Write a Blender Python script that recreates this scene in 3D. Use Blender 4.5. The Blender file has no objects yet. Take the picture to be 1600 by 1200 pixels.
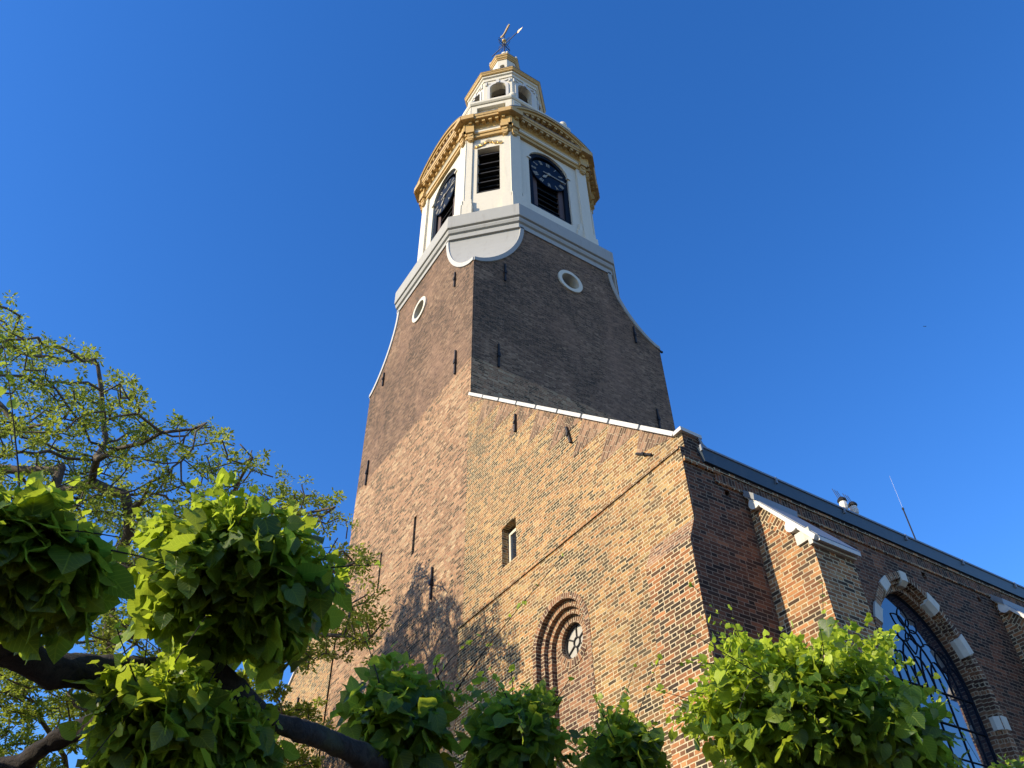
import bpy, math, random
import numpy as np
from mathutils import Vector, Matrix, noise
from mathutils.geometry import tessellate_polygon

# ------------------------------------------------------------------ camera
S = bpy.context.scene
F, YAW, PITCH, ROLL = 1291.72, math.radians(-56.694), math.radians(43.509), math.radians(1.2196)
CAM = np.array([0.0, 0.0, 1.6])
_f = np.array([math.cos(PITCH)*math.sin(YAW), math.cos(PITCH)*math.cos(YAW), math.sin(PITCH)])
_r = np.array([math.cos(YAW), -math.sin(YAW), 0.0]); _d = np.cross(_f, _r)
RT = math.cos(ROLL)*_r + math.sin(ROLL)*_d
DN = -math.sin(ROLL)*_r + math.cos(ROLL)*_d
cd = bpy.data.cameras.new('camera'); co = bpy.data.objects.new('camera', cd)
S.collection.objects.link(co); S.camera = co
cd.sensor_width = 36.0; cd.lens = F/1600*36; cd.clip_start = 0.05; cd.clip_end = 3000
m = Matrix.Identity(4)
for i in range(3):
    m[i][0], m[i][1], m[i][2], m[i][3] = RT[i], -DN[i], -_f[i], CAM[i]
co.matrix_world = m

# ------------------------------------------------------------------ light
SUN_AZ = math.atan2(-0.115, -1.0)          # direction TO the sun in x,y
SUN_EL = math.radians(25)
to_sun = Vector((math.sin(SUN_AZ)*math.cos(SUN_EL), math.cos(SUN_AZ)*math.cos(SUN_EL), math.sin(SUN_EL)))
W = bpy.data.worlds.new("World"); S.world = W; W.use_nodes = True
wn = W.node_tree; bg = wn.nodes['Background']
sky = wn.nodes.new('ShaderNodeTexSky'); sky.sky_type = 'NISHITA'; sky.sun_disc = False
sky.sun_elevation = SUN_EL; sky.sun_rotation = SUN_AZ
sky.air_density = 1.0; sky.dust_density = 0.15; sky.ozone_density = 4.0; sky.altitude = 0
hs = wn.nodes.new('ShaderNodeHueSaturation'); hs.inputs['Saturation'].default_value = 1.25
hs.inputs['Hue'].default_value = 0.511; hs.inputs['Value'].default_value = 1.16
wn.links.new(sky.outputs[0], hs.inputs['Color']); wn.links.new(hs.outputs[0], bg.inputs['Color'])
bg.inputs['Strength'].default_value = 0.15
sl = bpy.data.lights.new('sun', 'SUN'); sl.energy = 4.6; sl.angle = math.radians(0.53); sl.color = (1.0, 0.855, 0.63)
so = bpy.data.objects.new('sun', sl); S.collection.objects.link(so)
so.rotation_euler = to_sun.to_track_quat('Z', 'Y').to_euler(); so.location = (0, -20, 40)
S.view_settings.view_transform = 'Standard'; S.view_settings.look = 'None'
S.view_settings.exposure = 0.72; S.view_settings.gamma = 1.0
S.render.engine = 'CYCLES'
S.cycles.max_bounces = 6; S.cycles.diffuse_bounces = 3; S.cycles.transmission_bounces = 4; S.cycles.transparent_max_bounces = 4
rnd = random.Random(7); nrs = np.random.RandomState(11)

def P(u, v, d):
    """world point seen at photo pixel (u,v) at depth d metres along the view axis"""
    return CAM + (RT*(u-800)/F + DN*(v-600)/F + _f)*d

# ------------------------------------------------------------------ node helpers
class NT:
    def __init__(s, name):
        s.m = bpy.data.materials.new(name); s.m.use_nodes = True; s.t = s.m.node_tree
        s.b = s.t.nodes['Principled BSDF']; s.out = s.t.nodes['Material Output']
    def n(s, typ, **kw):
        x = s.t.nodes.new(typ)
        for k, v in kw.items(): setattr(x, k, v)
        return x
    def l(s, a, b): s.t.links.new(a, b)
    def put(s, sock, v):
        if hasattr(v, 'is_output') or isinstance(v, bpy.types.NodeSocket): s.l(v, sock)
        else: sock.default_value = v
    def math(s, op, a, b=None, c=None, clamp=False):
        x = s.n('ShaderNodeMath', operation=op); x.use_clamp = clamp
        s.put(x.inputs[0], a)
        if b is not None: s.put(x.inputs[1], b)
        if c is not None: s.put(x.inputs[2], c)
        return x.outputs[0]
    def vmath(s, op, a, b=None, scale=None):
        x = s.n('ShaderNodeVectorMath', operation=op); s.put(x.inputs[0], a)
        if b is not None: s.put(x.inputs[1], b)
        if scale is not None: s.put(x.inputs['Scale'], scale)
        return x.outputs[0]
    def noise(s, vec, scale, detail=4, rough=.55, dist=0):
        x = s.n('ShaderNodeTexNoise'); s.put(x.inputs['Vector'], vec)
        x.inputs['Scale'].default_value = scale; x.inputs['Detail'].default_value = detail
        x.inputs['Roughness'].default_value = rough; x.inputs['Distortion'].default_value = dist
        return x.outputs['Fac'], x.outputs['Color']
    def ramp(s, fac, stops, interp='LINEAR'):
        x = s.n('ShaderNodeValToRGB'); e = x.color_ramp; e.interpolation = interp
        while len(e.elements) < len(stops): e.elements.new(.5)
        for el, (p, c) in zip(e.elements, stops):
            el.position = p; el.color = (*c, 1) if len(c) == 3 else c
        s.l(fac, x.inputs[0]); return x.outputs[0]
    def mix(s, fac, a, b, blend='MIX'):
        x = s.n('ShaderNodeMix', data_type='RGBA', blend_type=blend); x.clamp_factor = True
        s.put(x.inputs[0], fac); s.put(x.inputs[6], a if not isinstance(a, tuple) else (*a, 1)[:4])
        s.put(x.inputs[7], b if not isinstance(b, tuple) else (*b, 1)[:4]); return x.outputs[2]
    def step(s, x, lo, hi):
        q = s.n('ShaderNodeMapRange'); q.clamp = True; q.interpolation_type = 'SMOOTHSTEP'
        s.put(q.inputs[0], x); q.inputs[1].default_value = lo; q.inputs[2].default_value = hi
        return q.outputs[0]
    def bump(s, h, strength=.5, dist=.01):
        x = s.n('ShaderNodeBump'); s.l(h, x.inputs['Height']); x.inputs['Strength'].default_value = strength
        x.inputs['Distance'].default_value = dist; s.l(x.outputs[0], s.b.inputs['Normal']); return x

def brick_layer(N, uv, geo, bw, hw, rh, mort, stops, mortar, wob=.006, rough_edge=.3, seed=0.0, dark=None):
    """Flemish-like bond: a long and a half brick alternate; returns colour, height"""
    _, nc = N.noise(geo, 9.0, 2)
    wv = N.vmath('SCALE', N.vmath('SUBTRACT', nc, (.5, .5, .5)), scale=wob*2)
    _, nc2 = N.noise(geo, 1.1, 2)
    wv2 = N.vmath('SCALE', N.vmath('SUBTRACT', nc2, (.5, .5, .5)), scale=wob*5)
    p = N.vmath('ADD', N.vmath('ADD', uv, wv), wv2)
    sx = N.n('ShaderNodeSeparateXYZ'); N.l(p, sx.inputs[0]); u, v = sx.outputs[0], sx.outputs[1]
    rv = N.math('DIVIDE', v, rh); row = N.math('FLOOR', rv); fv = N.math('SUBTRACT', rv, row)
    wn1 = N.n('ShaderNodeTexWhiteNoise', noise_dimensions='1D'); N.l(N.math('ADD', row, seed), wn1.inputs['W'])
    per = bw+hw
    off = N.math('ADD', N.math('MULTIPLY', row, .5), N.math('MULTIPLY', wn1.outputs['Value'], .22))
    ru = N.math('ADD', N.math('DIVIDE', u, per), off)
    col = N.math('FLOOR', ru); fu = N.math('SUBTRACT', ru, col)
    k = bw/per
    ish = N.math('GREATER_THAN', fu, k)
    # distance to the nearest vertical joint (metres)
    d1 = N.math('MULTIPLY', N.math('MINIMUM', N.math('MINIMUM', fu, N.math('ABSOLUTE', N.math('SUBTRACT', fu, k))), N.math('SUBTRACT', 1.0, fu)), per)
    d2 = N.math('MULTIPLY', N.math('MINIMUM', fv, N.math('SUBTRACT', 1.0, fv)), rh)
    d = N.math('MINIMUM', d1, d2)
    ne, _ = N.noise(geo, 45.0, 3)
    d = N.math('ADD', d, N.math('MULTIPLY', N.math('SUBTRACT', ne, .5), mort*rough_edge))
    face = N.step(d, mort*.42, mort*.72)
    cb = N.n('ShaderNodeCombineXYZ'); N.l(N.math('ADD', N.math('MULTIPLY', col, 2.0), ish), cb.inputs[0]); N.l(row, cb.inputs[1]); cb.inputs[2].default_value = seed
    wn2 = N.n('ShaderNodeTexWhiteNoise', noise_dimensions='3D'); N.l(cb.outputs[0], wn2.inputs['Vector'])
    r1 = wn2.outputs['Value']
    big, _ = N.noise(geo, .55, 4)
    r = N.math('ADD', N.math('MULTIPLY', r1, .78), N.math('MULTIPLY', N.math('SUBTRACT', big, .34), .75), clamp=True)
    vo = N.n('ShaderNodeTexVoronoi', distance='CHEBYCHEV'); N.l(N.vmath('ADD', uv, wv2), vo.inputs['Vector']); vo.inputs['Scale'].default_value = .55
    vs_ = N.n('ShaderNodeSeparateColor'); N.l(vo.outputs['Color'], vs_.inputs[0])
    r = N.math('ADD', r, N.math('MULTIPLY', N.math('SUBTRACT', vs_.outputs[0], .5), .26), clamp=True)
    c = N.ramp(r, stops)
    sc = N.n('ShaderNodeSeparateColor'); N.l(wn2.outputs['Color'], sc.inputs[0])
    val = N.math('ADD', .72, N.math('MULTIPLY', sc.outputs[1], .5))
    fine, _ = N.noise(geo, 60.0, 4, .7)
    val = N.math('MULTIPLY', val, N.math('ADD', .62, N.math('MULTIPLY', fine, .76)))
    g = N.n('ShaderNodeCombineXYZ'); [N.l(val, g.inputs[i]) for i in range(3)]
    c = N.mix(1.0, c, g.outputs[0], 'MULTIPLY')
    mn, _ = N.noise(geo, 20.0, 4)
    mc = N.mix(N.step(mn, .3, .75), tuple(x*.62 for x in mortar), mortar)
    colr = N.mix(face, mc, c)
    h = N.math('ADD', N.math('MULTIPLY', face, .75), N.math('MULTIPLY', fine, .35))
    h = N.math('ADD', h, N.math('MULTIPLY', sc.outputs[2], .35))
    return colr, h

def finish_brick(N, c, h, strength, dist=.012):
    N.l(c, N.b.inputs['Base Color']); N.b.inputs['Roughness'].default_value = .9
    N.b.inputs['Specular IOR Level'].default_value = .2
    N.bump(h, strength, dist); return N.m

OR = [(.0, (.032, .025, .016)), (.18, (.065, .046, .025)), (.32, (.12, .078, .038)), (.46, (.19, .098, .042)), (.62, (.275, .125, .048)), (.80, (.32, .175, .065)), (1., (.33, .225, .095))]
PK = [(.0, (.035, .028, .020)), (.16, (.09, .055, .034)), (.32, (.20, .110, .065)), (.55, (.32, .168, .095)), (.8, (.38, .23, .13)), (1., (.42, .30, .18))]
UP = [(.0, (.034, .026, .019)), (.3, (.10, .062, .040)), (.6, (.17, .102, .064)), (.8, (.22, .135, .085)), (1., (.29, .19, .12))]
RD = [(.0, (.020, .014, .012)), (.25, (.045, .026, .019)), (.5, (.095, .042, .025)), (.75, (.15, .060, .032)), (1., (.21, .09, .045))]

def geo_uv(N):
    tc = N.n('ShaderNodeTexCoord'); return tc.outputs['UV'], tc.outputs['Object']

def mat_brick(name, stops, mortar, strength=.6, **kw):
    N = NT(name); uv, geo = geo_uv(N)
    a = dict(bw=.262, hw=.135, rh=.0765, mort=.0125); a.update(kw)
    c, h = brick_layer(N, uv, geo, a.pop('bw'), a.pop('hw'), a.pop('rh'), a.pop('mort'), stops, mortar, **a)
    st, _ = N.noise(geo, .35, 5, .6)
    sx = N.n('ShaderNodeMapping'); N.l(geo, sx.inputs[0]); sx.inputs['Scale'].default_value = (1.6, 1.6, .12)
    dr, _ = N.noise(sx.outputs[0], 1.0, 4)
    w = N.step(N.math('ADD', N.math('MULTIPLY', st, .6), N.math('MULTIPLY', dr, .4)), .5, .7)
    c = N.mix(N.math('MULTIPLY', w, .38), c, (.08, .065, .048))
    sa, _ = N.noise(geo, .9, 6, .72)
    c = N.mix(N.math('MULTIPLY', N.step(sa, .60, .74), .35), c, mortar)
    return finish_brick(N, c, h, strength)

def mat_tower():
    N = NT('tower_brick'); uv, geo = geo_uv(N)
    cl, hl = brick_layer(N, uv, geo, .25, .13, .078, .013, PK, (.48, .37, .235), wob=.006, rough_edge=1.3)
    cu, hu = brick_layer(N, uv, geo, .19, .10, .056, .009, UP, (.26, .205, .155), wob=.004, rough_edge=1.0, seed=5.0)
    sx = N.n('ShaderNodeSeparateXYZ'); N.l(geo, sx.inputs[0])
    nz, _ = N.noise(geo, 3.0, 3)
    f = N.step(N.math('ADD', sx.outputs[2], N.math('MULTIPLY', N.math('SUBTRACT', nz, .5), .16)), 20.32, 20.40)
    mp = N.n('ShaderNodeMapping'); N.l(geo, mp.inputs[0]); mp.inputs['Scale'].default_value = (1, 1, .38); mp.inputs['Rotation'].default_value = (0, .5, .0)
    st, _ = N.noise(mp.outputs[0], .42, 5, .6, 1.0)
    cu = N.mix(N.math('MULTIPLY', N.step(st, .42, .72), .34), cu, (.34, .205, .14), 'MIX')
    gl, _ = N.noise(geo, 34.0, 4, .8)
    cu = N.mix(N.math('MULTIPLY', N.step(gl, .56, .72), .22), cu, (.36, .29, .22))
    cl = N.mix(N.math('MULTIPLY', N.step(gl, .52, .68), .45), cl, (.48, .38, .25)); cl = N.mix(N.math('MULTIPLY', N.step(gl, .47, .36), .5), cl, (.06, .045, .03))
    c = N.mix(f, cl, cu)
    h = N.math('ADD', N.math('MULTIPLY', hu, f), N.math('MULTIPLY', hl, N.math('SUBTRACT', 1.3, f)))
    big, _ = N.noise(geo, 11.0, 3)
    h = N.math('ADD', h, N.math('MULTIPLY', big, .8))
    return finish_brick(N, c, h, .8, .02)

def mat_plain(name, col, rough=.6, var=.12, scale=6.0, streak=.25, metal=0.0, bump=.15, spec=.4, grime=(.16, .14, .12)):
    N = NT(name); uv, geo = geo_uv(N)
    n1, _ = N.noise(geo, scale, 5, .6)
    mp = N.n('ShaderNodeMapping'); N.l(geo, mp.inputs[0]); mp.inputs['Scale'].default_value = (3.0, 3.0, .35)
    n2, _ = N.noise(mp.outputs[0], 1.5, 5, .65)
    lo = tuple(c*(1-var) for c in col); hi = tuple(min(1, c*(1+var*.6)) for c in col)
    c = N.mix(n1, lo, hi)
    c = N.mix(N.math('MULTIPLY', N.step(n2, .52, .75), streak), c, grime)
    N.l(c, N.b.inputs['Base Color']); N.b.inputs['Roughness'].default_value = rough
    N.b.inputs['Metallic'].default_value = metal; N.b.inputs['Specular IOR Level'].default_value = spec
    N.bump(n1, bump, .01); return N.m

def mat_paving():
    N = NT('paving'); uv, geo = geo_uv(N)
    c, h = brick_layer(N, geo, geo, .2, .2, .1, .008, [(.0, (.04, .03, .028)), (.5, (.065, .045, .038)), (1., (.09, .065, .05))], (.05, .045, .04))
    return finish_brick(N, c, h, .5)

def mat_glass_dark():
    N = NT('window_glass'); uv, geo = geo_uv(N)
    N.b.inputs['Base Color'].default_value = (.012, .018, .03, 1); N.b.inputs['Roughness'].default_value = .04
    N.b.inputs['Specular IOR Level'].default_value = 1.0; N.b.inputs['IOR'].default_value = 1.95
    n1, _ = N.noise(geo, 1.2, 1); N.bump(n1, .04, .02); return N.m

def mat_leaf(name, dark, light, young_lit, trans=.45, rough=.42, veins=True):
    N = NT(name); uv, geo = geo_uv(N)
    at = N.n('ShaderNodeAttribute', attribute_name='leafvar', attribute_type='GEOMETRY')
    sc = N.n('ShaderNodeSeparateColor'); N.l(at.outputs['Color'], sc.inputs[0])
    c = N.mix(sc.outputs[0], dark, light); c = N.mix(sc.outputs[1], c, young_lit)
    if veins:
        sx = N.n('ShaderNodeSeparateXYZ'); N.l(uv, sx.inputs[0])
        au = N.math('ABSOLUTE', sx.outputs[0])
        ve = N.math('SINE', N.math('MULTIPLY', N.math('SUBTRACT', sx.outputs[1], N.math('MULTIPLY', au, .75)), 38.0))
        vm = N.math('MAXIMUM', N.step(ve, .86, 1.0), N.math('SUBTRACT', 1.0, N.step(au, .008, .028)))
        c = N.mix(N.math('MULTIPLY', vm, .30), c, young_lit)
        nz, _ = N.noise(geo, 30.0, 3)
        N.bump(N.math('ADD', N.math('MULTIPLY', vm, -.5), N.math('MULTIPLY', nz, .8)), .5, .004)
    N.l(c, N.b.inputs['Base Color']); N.b.inputs['Roughness'].default_value = rough
    N.b.inputs['Specular IOR Level'].default_value = .35
    tr = N.n('ShaderNodeBsdfTranslucent')
    tc = N.mix(.55, c, tuple(min(1, x*1.6) for x in young_lit)); N.l(tc, tr.inputs[0])
    mx = N.n('ShaderNodeMixShader'); mx.inputs[0].default_value = trans
    N.l(N.b.outputs[0], mx.inputs[1]); N.l(tr.outputs[0], mx.inputs[2]); N.l(mx.outputs[0], N.out.inputs[0])
    return N.m

def mat_bark(name, a, b, sc=1.0):
    N = NT(name); uv, geo = geo_uv(N)
    mp = N.n('ShaderNodeMapping'); N.l(geo, mp.inputs[0])
    n1, _ = N.noise(geo, 22.0*sc, 6, .7, 1.2); n2, _ = N.noise(geo, 5.0*sc, 3)
    c = N.mix(N.step(n1, .35, .65), a, b); c = N.mix(N.math('MULTIPLY', N.step(n2, .55, .7), .4), c, (.07, .08, .035))
    N.l(c, N.b.inputs['Base Color']); N.b.inputs['Roughness'].default_value = .95
    N.bump(n1, .9, .015); return N.m

M = dict(
    tower=mat_tower(),
    aisle=mat_brick('aisle_brick', OR, (.60, .49, .30), .7, bw=.228, hw=.112, rh=.068, mort=.0145, wob=.004),
    nave=mat_brick('nave_brick', RD, (.27, .20, .14), .6, seed=3.0, wob=.004),
    pier=mat_brick('pier_brick', [(.0, (.024, .018, .014)), (.26, (.060, .040, .025)), (.44, (.15, .068, .032)), (.62, (.29, .115, .045)), (1., (.36, .185, .075))], (.60, .49, .31), .7, seed=9.0, bw=.25, hw=.12, rh=.075, mort=.0155, wob=.004),
    arch=mat_brick('arch_brick', [(.0, (.035, .024, .018)), (.4, (.10, .052, .034)), (.7, (.20, .095, .05)), (1., (.28, .15, .08))], (.48, .39, .26), .5, seed=2.0, bw=.24, hw=.12, rh=.075, mort=.014, wob=.001),
    stucco=mat_plain('grey_stucco', (.31, .31, .295), .8, .08, 3.0, .3),
    trim=mat_plain('white_trim', (.50, .49, .46), .6, .08, 5.0, .22),
    white=mat_plain('cream_paint', (.58, .54, .44), .55, .10, 7.0, .30, grime=(.36, .32, .25)),
    gold=mat_plain('ochre_paint', (.47, .31, .115), .5, .25, 14.0, .35, grime=(.18, .10, .04)),
    gilt=mat_plain('gilding', (.80, .56, .22), .3, .15, 14.0, .05, metal=.7),
    navy=mat_plain('navy_paint', (.007, .011, .020), .6, .2, 6.0, .1, grime=(.03, .03, .03), spec=.08),
    dial=mat_plain('dial_blue', (.006, .014, .032), .6, .2, 6.0, .1, grime=(.03, .03, .04), spec=.08),
    ivory=mat_plain('dial_ivory', (.30, .28, .22), .4, .1, 10.0, .0),
    post=mat_plain('brown_wood', (.085, .055, .05), .7, .25, 12.0, .2),
    black=mat_plain('louvre_black', (.012, .012, .013), .7, .2, 6.0, .1),
    iron=mat_plain('black_iron', (.012, .011, .012), .6, .3, 20.0, .1),
    lead=mat_plain('lead_sheet', (.20, .22, .25), .5, .2, 7.0, .3, metal=.2),
    slate=mat_plain('fascia_blue', (.030, .050, .075), .45, .2, 4.0, .25, grime=(.10, .11, .12)),
    stone=mat_plain('pale_stone', (.52, .50, .43), .75, .15, 9.0, .35, bump=.3),
    plasterg=mat_plain('shoulder_render', (.42, .415, .39), .7, .08, 5.0, .25),
    plaster=mat_plain('cap_plaster', (.56, .54, .50), .6, .08, 7.0, .15),
    glass=mat_glass_dark(),
    pane=mat_plain('milky_pane', (.42, .40, .35), .25, .35, 2.2, .5, spec=.6, grime=(.12, .12, .12)),
    roof=mat_plain('roof_slate', (.06, .065, .075), .6, .3, 8.0, .2),
    inner=mat_plain('dark_interior', (.010, .010, .010), .9, .1, 3.0, .0),
    braid=mat_brick('braid_brick', [(.0, (.05, .035, .025)), (.4, (.14, .08, .05)), (.7, (.25, .14, .085)), (1., (.32, .2, .12))], (.42, .33, .22), .6, seed=21., wob=.004),
    paving=mat_paving(),
    leaf=mat_leaf('linden_leaf', (.010, .040, .007), (.045, .110, .012), (.46, .56, .04), .44),  # last colour serves young leaves and sun highlights put into the colour
    robinia=mat_leaf('small_leaf', (.040, .085, .010), (.12, .19, .02), (.36, .42, .05), .42, .5, False),
    bark=mat_bark('linden_bark', (.009, .007, .006), (.034, .026, .020)),
    bark2=mat_bark('grey_bark', (.045, .036, .028), (.13, .105, .08)),
    shoot=mat_plain('green_shoot', (.20, .26, .06), .5, .2, 20., .0),
)

# ------------------------------------------------------------------ mesh builder
class MB:
    def __init__(s): s.v = []; s.f = []; s.uv = {}
    def add(s, vs, fs, uvs=None):
        o = len(s.v); s.v += [tuple(map(float, p)) for p in vs]
        for i, f in enumerate(fs):
            if uvs is not None: s.uv[len(s.f)] = uvs[i]
            s.f.append(tuple(o+k for k in f))
    def quad(s, a, b, c, d, uv=None): s.add([a, b, c, d], [(0, 1, 2, 3)], None if uv is None else [uv])
    def box(s, x0, x1, y0, y1, z0, z1):
        s.hexa([(x0, y0, z0), (x1, y0, z0), (x1, y1, z0), (x0, y1, z0)], [(x0, y0, z1), (x1, y0, z1), (x1, y1, z1), (x0, y1, z1)])
    def hexa(s, lo, hi):
        s.add(lo+hi, [(3, 2, 1, 0), (4, 5, 6, 7), (0, 1, 5, 4), (1, 2, 6, 5), (2, 3, 7, 6), (3, 0, 4, 7)])
    def rings(s, rs, cap0=True, cap1=True):
        n = len(rs[0]); vs = [p for r in rs for p in r]; fs = []
        for i in range(len(rs)-1):
            for k in range(n):
                a, b = i*n+k, i*n+(k+1) % n; fs.append((a, b, b+n, a+n))
        if cap0: fs.append(tuple(reversed(range(n))))
        if cap1: fs.append(tuple((len(rs)-1)*n+k for k in range(n)))
        s.add(vs, fs)
    def lathe(s, c, prof, n=16):
        s.rings([[(c[0]+r*math.cos(t*2*math.pi/n), c[1]+r*math.sin(t*2*math.pi/n), c[2]+z) for t in range(n)] for r, z in prof])
    def tube(s, pts, rad, n=6):
        pts = [Vector(p) for p in pts]; rs = []
        if not hasattr(rad, '__len__'): rad = [rad]*len(pts)
        up = Vector((0, 0, 1)); pu = None
        for i, p in enumerate(pts):
            t = (pts[min(i+1, len(pts)-1)]-pts[max(i-1, 0)]).normalized()
            if pu is None: pu = t.orthogonal().normalized()
            else:
                pu = (pu-t*pu.dot(t))
                pu = pu.normalized() if pu.length > 1e-6 else t.orthogonal().normalized()
            w = t.cross(pu)
            rs.append([p+(pu*math.cos(k*2*math.pi/n)+w*math.sin(k*2*math.pi/n))*rad[i] for k in range(n)])
        s.rings(rs)
    def plate(s, fr, outer, holes=(), d=.3, off=0., sides=True, back=False, hd=None):
        """flat panel in frame fr (O,U,N): outline in (u,z), holes cut through, thickness d behind the face"""
        polys = [outer]+list(holes); flat = [p for q in polys for p in q]
        tr = tessellate_polygon([[Vector((a, b, 0)) for a, b in q] for q in polys])
        A = [fr(u, z, off) for u, z in flat]
        def orient(t, out):
            a, b, c = (Vector(A[i]) for i in t)
            return t if (b-a).cross(c-a).dot(Vector(fr.N)) > 0 else (t[0], t[2], t[1])
        s.add(A, [orient(t, 1) for t in tr])
        if back:
            B = [fr(u, z, off-d) for u, z in flat]; s.add(B, [tuple(reversed(orient(t, 1))) for t in tr])
        for qi, q in enumerate(polys):
            if qi == 0 and not sides: continue
            dd = d if (qi == 0 or hd is None) else hd
            n = len(q)
            for k in range(n):
                (a, b), (c, e) = q[k], q[(k+1) % n]
                f4 = [fr(a, b, off), fr(c, e, off), fr(c, e, off-dd), fr(a, b, off-dd)]
                L = math.hypot(c-a, e-b)
                if qi > 0:
                    if abs(c-a) > abs(e-b): u4 = [(0, a), (0, c), (dd, c), (dd, a)]
                    else: u4 = [(0, b), (0, e), (dd, e), (dd, b)]
                    s.quad(*f4, uv=u4)
                else: s.quad(*f4)
    def fbox(s, fr, u0, u1, z0, z1, n0, n1):
        lo = [fr(u0, z0, n0), fr(u0, z0, n1), fr(u1, z0, n1), fr(u1, z0, n0)]
        hi = [fr(u0, z1, n0), fr(u0, z1, n1), fr(u1, z1, n1), fr(u1, z1, n0)]
        s.hexa(lo, hi)
    def build(s, name, mat, parent=None, smooth=False, **props):
        me = bpy.data.meshes.new(name); me.from_pydata(s.v, [], s.f); me.materials.append(mat)
        uvl = me.uv_layers.new(name='UVMap'); co_ = me.vertices
        data = np.zeros((len(me.loops), 2), dtype=np.float32)
        for p in me.polygons:
            if p.index in s.uv:
                for k, li in enumerate(p.loop_indices): data[li] = s.uv[p.index][k]
                continue
            n = p.normal
            if abs(n.z) > .75: t = (1, 0); 
            else:
                q = math.hypot(n.x, n.y) or 1; t = (-n.y/q, n.x/q)
            for li in p.loop_indices:
                c = co_[me.loops[li].vertex_index].co
                data[li] = (c.x, c.y) if abs(n.z) > .75 else (c.x*t[0]+c.y*t[1], c.z)
        uvl.data.foreach_set('uv', data.ravel())
        if smooth: me.polygons.foreach_set('use_smooth', [True]*len(me.polygons))
        me.update(); o = bpy.data.objects.new(name, me); S.collection.objects.link(o)
        if parent is not None:
            o.parent = parent; o.matrix_parent_inverse = parent.matrix_world.inverted() if False else Matrix.Translation(-Vector(parent_loc(parent)))
        for k, v_ in props.items(): o[k] = v_
        return o

def parent_loc(p):
    l = Vector((0, 0, 0))
    while p is not None:
        l += p.location; p = p.parent if p.parent is None else (p.parent)
        if p is not None and False: break
    return l

class Frame:
    """O(x,y), outward normal N, horizontal axis U, so that fr(u,z,n) is a world point"""
    def __init__(s, ox, oy, ang):
        s.N = (math.cos(ang), math.sin(ang), 0); s.U = (-math.sin(ang), math.cos(ang), 0); s.o = (ox, oy)
    def __call__(s, u, z, n=0.):
        return (s.o[0]+s.U[0]*u+s.N[0]*n, s.o[1]+s.U[1]*u+s.N[1]*n, z)

def thing(name, loc, label, cat, group=None):
    o = bpy.data.objects.new(name, None); o.empty_display_size = .5; S.collection.objects.link(o)
    o.location = loc; o['label'] = label; o['category'] = cat
    if group: o['group'] = group
    return o

def arc(cx, cz, r, a0, a1, n, rz=None):
    rz = rz or r
    return [(cx+r*math.cos(math.radians(a0+(a1-a0)*i/n)), cz+rz*math.sin(math.radians(a0+(a1-a0)*i/n))) for i in range(n+1)]
def circle(cx, cz, r, n=32, rz=None): return arc(cx, cz, r, 0, 360, n, rz)[:-1]
def rect(u0, u1, z0, z1): return [(u0, z0), (u1, z0), (u1, z1), (u0, z1)]

def arch_band(mb, fr, path_in, path_out, n0, n1, closed=False, polar=True):
    """voussoir band between two paths with bricks laid radially; n0 back, n1 front"""
    L = 0; n = len(path_in); rng = range(n if closed else n-1)
    for i in rng:
        j = (i+1) % n
        a, b, c, d = path_in[i], path_in[j], path_out[j], path_out[i]
        m0 = ((a[0]+d[0])/2, (a[1]+d[1])/2); m1 = ((b[0]+c[0])/2, (b[1]+c[1])/2)
        s_ = math.hypot(m1[0]-m0[0], m1[1]-m0[1]); w = math.hypot(a[0]-d[0], a[1]-d[1])
        uv = [(0, L), (0, L+s_), (w, L+s_), (w, L)]
        q = [fr(*a, n1), fr(*b, n1), fr(*c, n1), fr(*d, n1)]
        nn = (Vector(q[1])-Vector(q[0])).cross(Vector(q[2])-Vector(q[0]))
        if nn.dot(Vector(fr.N)) > 0: mb.quad(*q, uv=uv)
        else: mb.quad(q[3], q[2], q[1], q[0], uv=uv[::-1])
        dd = n1-n0
        mb.quad(fr(*a, n1), fr(*a, n0), fr(*b, n0), fr(*b, n1), uv=[(0, L), (dd, L), (dd, L+s_), (0, L+s_)])
        mb.quad(fr(*c, n1), fr(*c, n0), fr(*d, n0), fr(*d, n1), uv=[(0, L+s_), (dd, L+s_), (dd, L), (0, L)])
        L += s_
    if not closed:
        for i in (0, n-1):
            a, d = path_in[i], path_out[i]; mb.quad(fr(*a, n1), fr(*a, n0), fr(*d, n0), fr(*d, n1))

# ------------------------------------------------------------------ ground
g = MB(); g.add([(-300, -300, 0), (300, -300, 0), (300, 300, 0), (-300, 300, 0)], [(0, 1, 2, 3)])
go = g.build('ground', M['paving']); go['kind'] = 'structure'

# ================================================================== TOWER
CX, CY, TH, TC = -20.40, 13.36, 4.31, 2.05
ZB, ZT = 25.42, 28.74
tower = thing('church_tower', (CX, CY, 0), 'tall brown brick church tower with white clock stage and golden cornice', 'church tower')
FRONT, RIGHT, BACK, LEFT = [Frame(CX+TH*math.cos(a), CY+TH*math.sin(a), a) for a in (-math.pi/2, 0, math.pi/2, math.pi)]
def cham(t):       # offset c and height along the concave shoulder, t 0..1
    a = t*math.pi/2
    return TC*math.sin(a)**1.12, ZB+(ZT-ZB)*(1-math.cos(a)**.98*1.0) if False else ZB+(ZT-ZB)*(1-math.cos(a))**.80
NC = 14
curve = [cham(i/NC) for i in range(NC+1)]
def face_outline(z0=0.0):
    pts = [(-TH, z0), (TH, z0)] + [(TH-c, z) for c, z in curve] + [(-(TH-c), z) for c, z in reversed(curve)]
    return pts
wm = MB()
oc_f = circle(0, 26.72, .42, 28); oc_r = circle(.03, 26.80, .42, 28)
slit = lambda u, z0, z1, w=.14: rect(u-w/2, u+w/2, z0, z1)
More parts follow.
